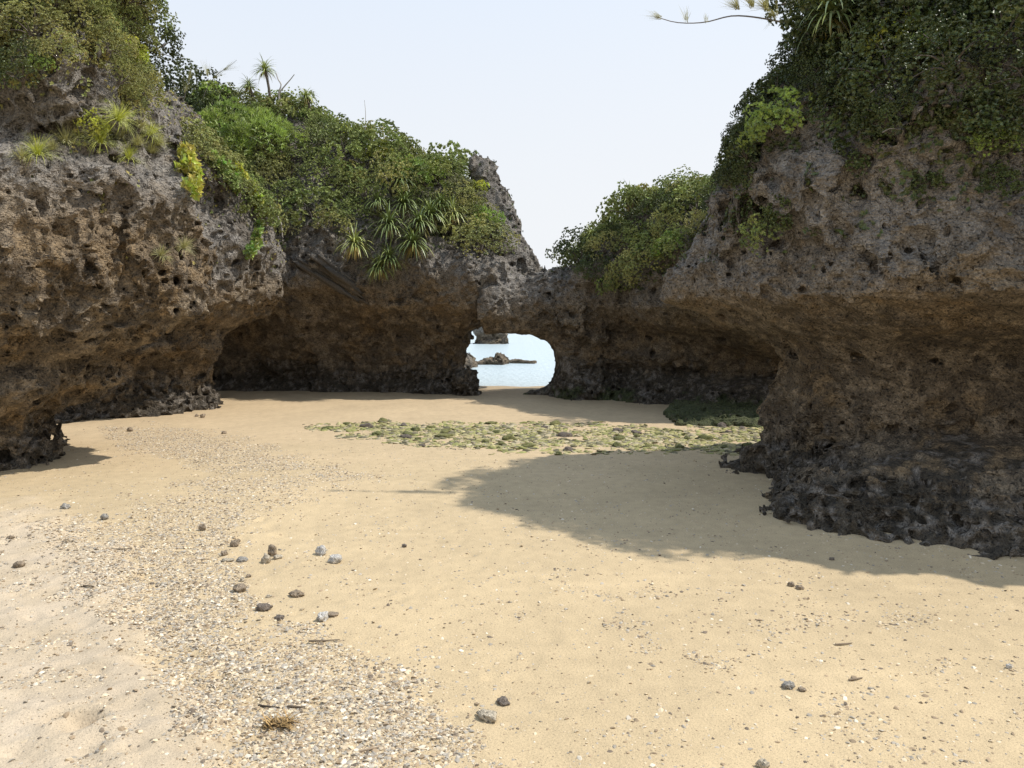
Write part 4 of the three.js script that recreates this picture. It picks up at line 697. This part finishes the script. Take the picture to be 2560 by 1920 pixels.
{
  const r = rng(61), N = 3, geos = [], lists = [[], [], []];
  for (let i = 0; i < N; i++) { const g = new THREE.IcosahedronGeometry(1, 0), p = g.attributes.position; for (let k = 0; k < p.count; k++) { const x = p.getX(k), y = p.getY(k), z = p.getZ(k), n = 1 + 0.7 * noise(x * 1.7 + i * 9, y * 1.7, z * 1.7 + 4); p.setXYZ(k, x * n, y * n, z * n); } g.computeVertexNormals(); geos.push(g); }
  const pal = [[0.62, 0.55, 0.43], [0.53, 0.43, 0.29], [0.34, 0.30, 0.24], [0.30, 0.22, 0.135], [0.15, 0.115, 0.08], [0.47, 0.37, 0.235], [0.40, 0.30, 0.19]], wt = [0.09, 0.30, 0.46, 0.63, 0.74, 0.90, 1], wtR = [0.08, 0.28, 0.42, 0.62, 0.74, 0.94, 1];
  const M = new THREE.Matrix4(), q = new THREE.Quaternion(), e = new THREE.Euler();
  for (let t = 0; t < 1500000; t++) {
    const d = 3.2 + 15.3 * Math.pow(r(), 1.5), x = (r() * 2 - 1) * 0.7 * d, keep = r(), a = r(), b = r();
    if (keep > dens(x, d) * clamp(d / 6, 0.55, 1.4)) continue;
    const [px] = pxOf(x, 0, d), W = px > 1250 ? wtR : wt, s = 0.0033 + 0.0125 * Math.pow(a, 4) + 0.0035 * b, col = pal[W.findIndex((w) => r() < w || w === 1)];
    e.set((r() - 0.5) * 0.9, r() * 6.28, (r() - 0.5) * 0.9); q.setFromEuler(e);
    M.compose(new THREE.Vector3(x, sandHeight(x, d) + s * (0.3 * r() - 0.2), -d), q, new THREE.Vector3(s * (0.8 + 0.9 * r()), s * (0.35 + 0.5 * r()), s * (0.7 + 0.6 * r())));
    const v = 0.75 + 0.5 * r(); lists[Math.floor(r() * 3)].push([M.clone(), col.map((c) => c * v)]);
  }
  const gm = new THREE.MeshStandardMaterial({ name: 'shell_gravel', roughness: 0.8 });
  lists.forEach((l, i) => { const I = new THREE.InstancedMesh(geos[i], gm, l.length); l.forEach(([m, c], k) => { I.setMatrixAt(k, m); I.setColorAt(k, new THREE.Color().setRGB(...c)); }); add(I, 'shell_gravel', ['broken shell and coral gravel in a curving band on the sand', 'rounder shell and coral bits among the gravel band', 'flat shell chips strewn through the gravel band'][i], 'gravel', null, 'stuff'); });
  console.log('gravel', lists.map((l) => l.length).join(' '));
}
// algae-covered stones of the low reef
{
  const R = [[735, 1063], [900, 1052], [1400, 1056], [1700, 1068], [1980, 1062], [1980, 1105], [1850, 1142], [1700, 1132], [1300, 1132], [1000, 1116], [850, 1090]], r = rng(71);
  const geos = [0, 1, 2, 3].map((i) => stoneGeometry(300 + i, 1, 0.55, 0.8, 0.55, 2, 0)), low = [0, 1, 2].map((i) => stoneGeometry(310 + i, 1, 0.5, 0.8, 0.6, 1, 0));
  const cols = [[0.34, 0.31, 0.12], [0.26, 0.26, 0.085], [0.40, 0.35, 0.17], [0.15, 0.135, 0.075], [0.42, 0.36, 0.23]], lists = [[], [], []], M = new THREE.Matrix4(), q = new THREE.Quaternion(), e = new THREE.Euler();
  let big = 0;
  const pts = []; const [ , dn] = onSand(0, 1142), [ , df] = onSand(0, 1052);
  for (let t = 0; t < 42000; t++) {
    const d = mix(dn, df, r()), x = -5.5 + r() * 12.5, [px, py] = pxOf(x, 0, d), sd = polySD(R, px, py), k = r(), k2 = r(), ph = r() * 6.28;
    if (sd > 20 * noise(x * 1.3, 3, d * 2) || k > (0.45 + 0.8 * noise(x * 1.1, 5, d * 1.6)) * sstep(12, -22, sd + 14 * noise(x * 3, 3, d * 4))) continue;
    const y = sandHeight(x, d);
    if (k2 < 0.007 && big < 90 && !pts.some((p) => Math.hypot(p[0] - x, p[1] - d) < 0.35)) {
      pts.push([x, d]); const s = 0.06 + 0.085 * r(), dark = r() < 0.25, m = new THREE.Mesh(geos[big % 4], dark ? SM.dark : r() < 0.5 ? SM.moss : SM.olive);
      m.scale.set(s * (0.9 + 0.6 * r()), s * (0.7 + 0.5 * r()), s); m.rotation.y = ph; m.position.set(x, y + s * 0.1, -d);
      add(m, 'reef_stone', dark ? 'dark bare stone standing up among the green algae of the low reef' : 'stone furred with yellow-green algae on the low reef', 'stone', dark ? 'dark stones of the low reef' : 'algae-covered stones of the low reef'); big++; continue;
    }
    const s = 0.02 + 0.055 * k2 * k2 * k2, c = cols[Math.floor(r() * 5)], v = 0.7 + 0.5 * r();
    e.set((r() - 0.5) * 0.5, ph, (r() - 0.5) * 0.5); q.setFromEuler(e); M.compose(new THREE.Vector3(x, y, -d), q, new THREE.Vector3(s * 1.4, s * (0.4 + 0.9 * r() * r()), s)); lists[Math.floor(r() * 3)].push([M.clone(), c.map((a) => a * v)]);
  }
  const mm = new THREE.MeshStandardMaterial({ name: 'algae', roughness: 0.85, vertexColors: true });
  lists.forEach((l, i) => { const I = new THREE.InstancedMesh(low[i], mm, l.length); l.forEach(([m, c], k) => { I.setMatrixAt(k, m); I.setColorAt(k, new THREE.Color().setRGB(...c)); }); add(I, 'algae_rubble', ['small rubble coated in yellow-green algae across the low reef', 'lumpy algae-coated bits between the stones of the low reef', 'flat algae-coated chips between the stones of the low reef'][i], 'rubble', null, 'stuff'); });
  console.log('reef', big, lists.map((l) => l.length).join(' '));
}
renderer.render(scene, camera);
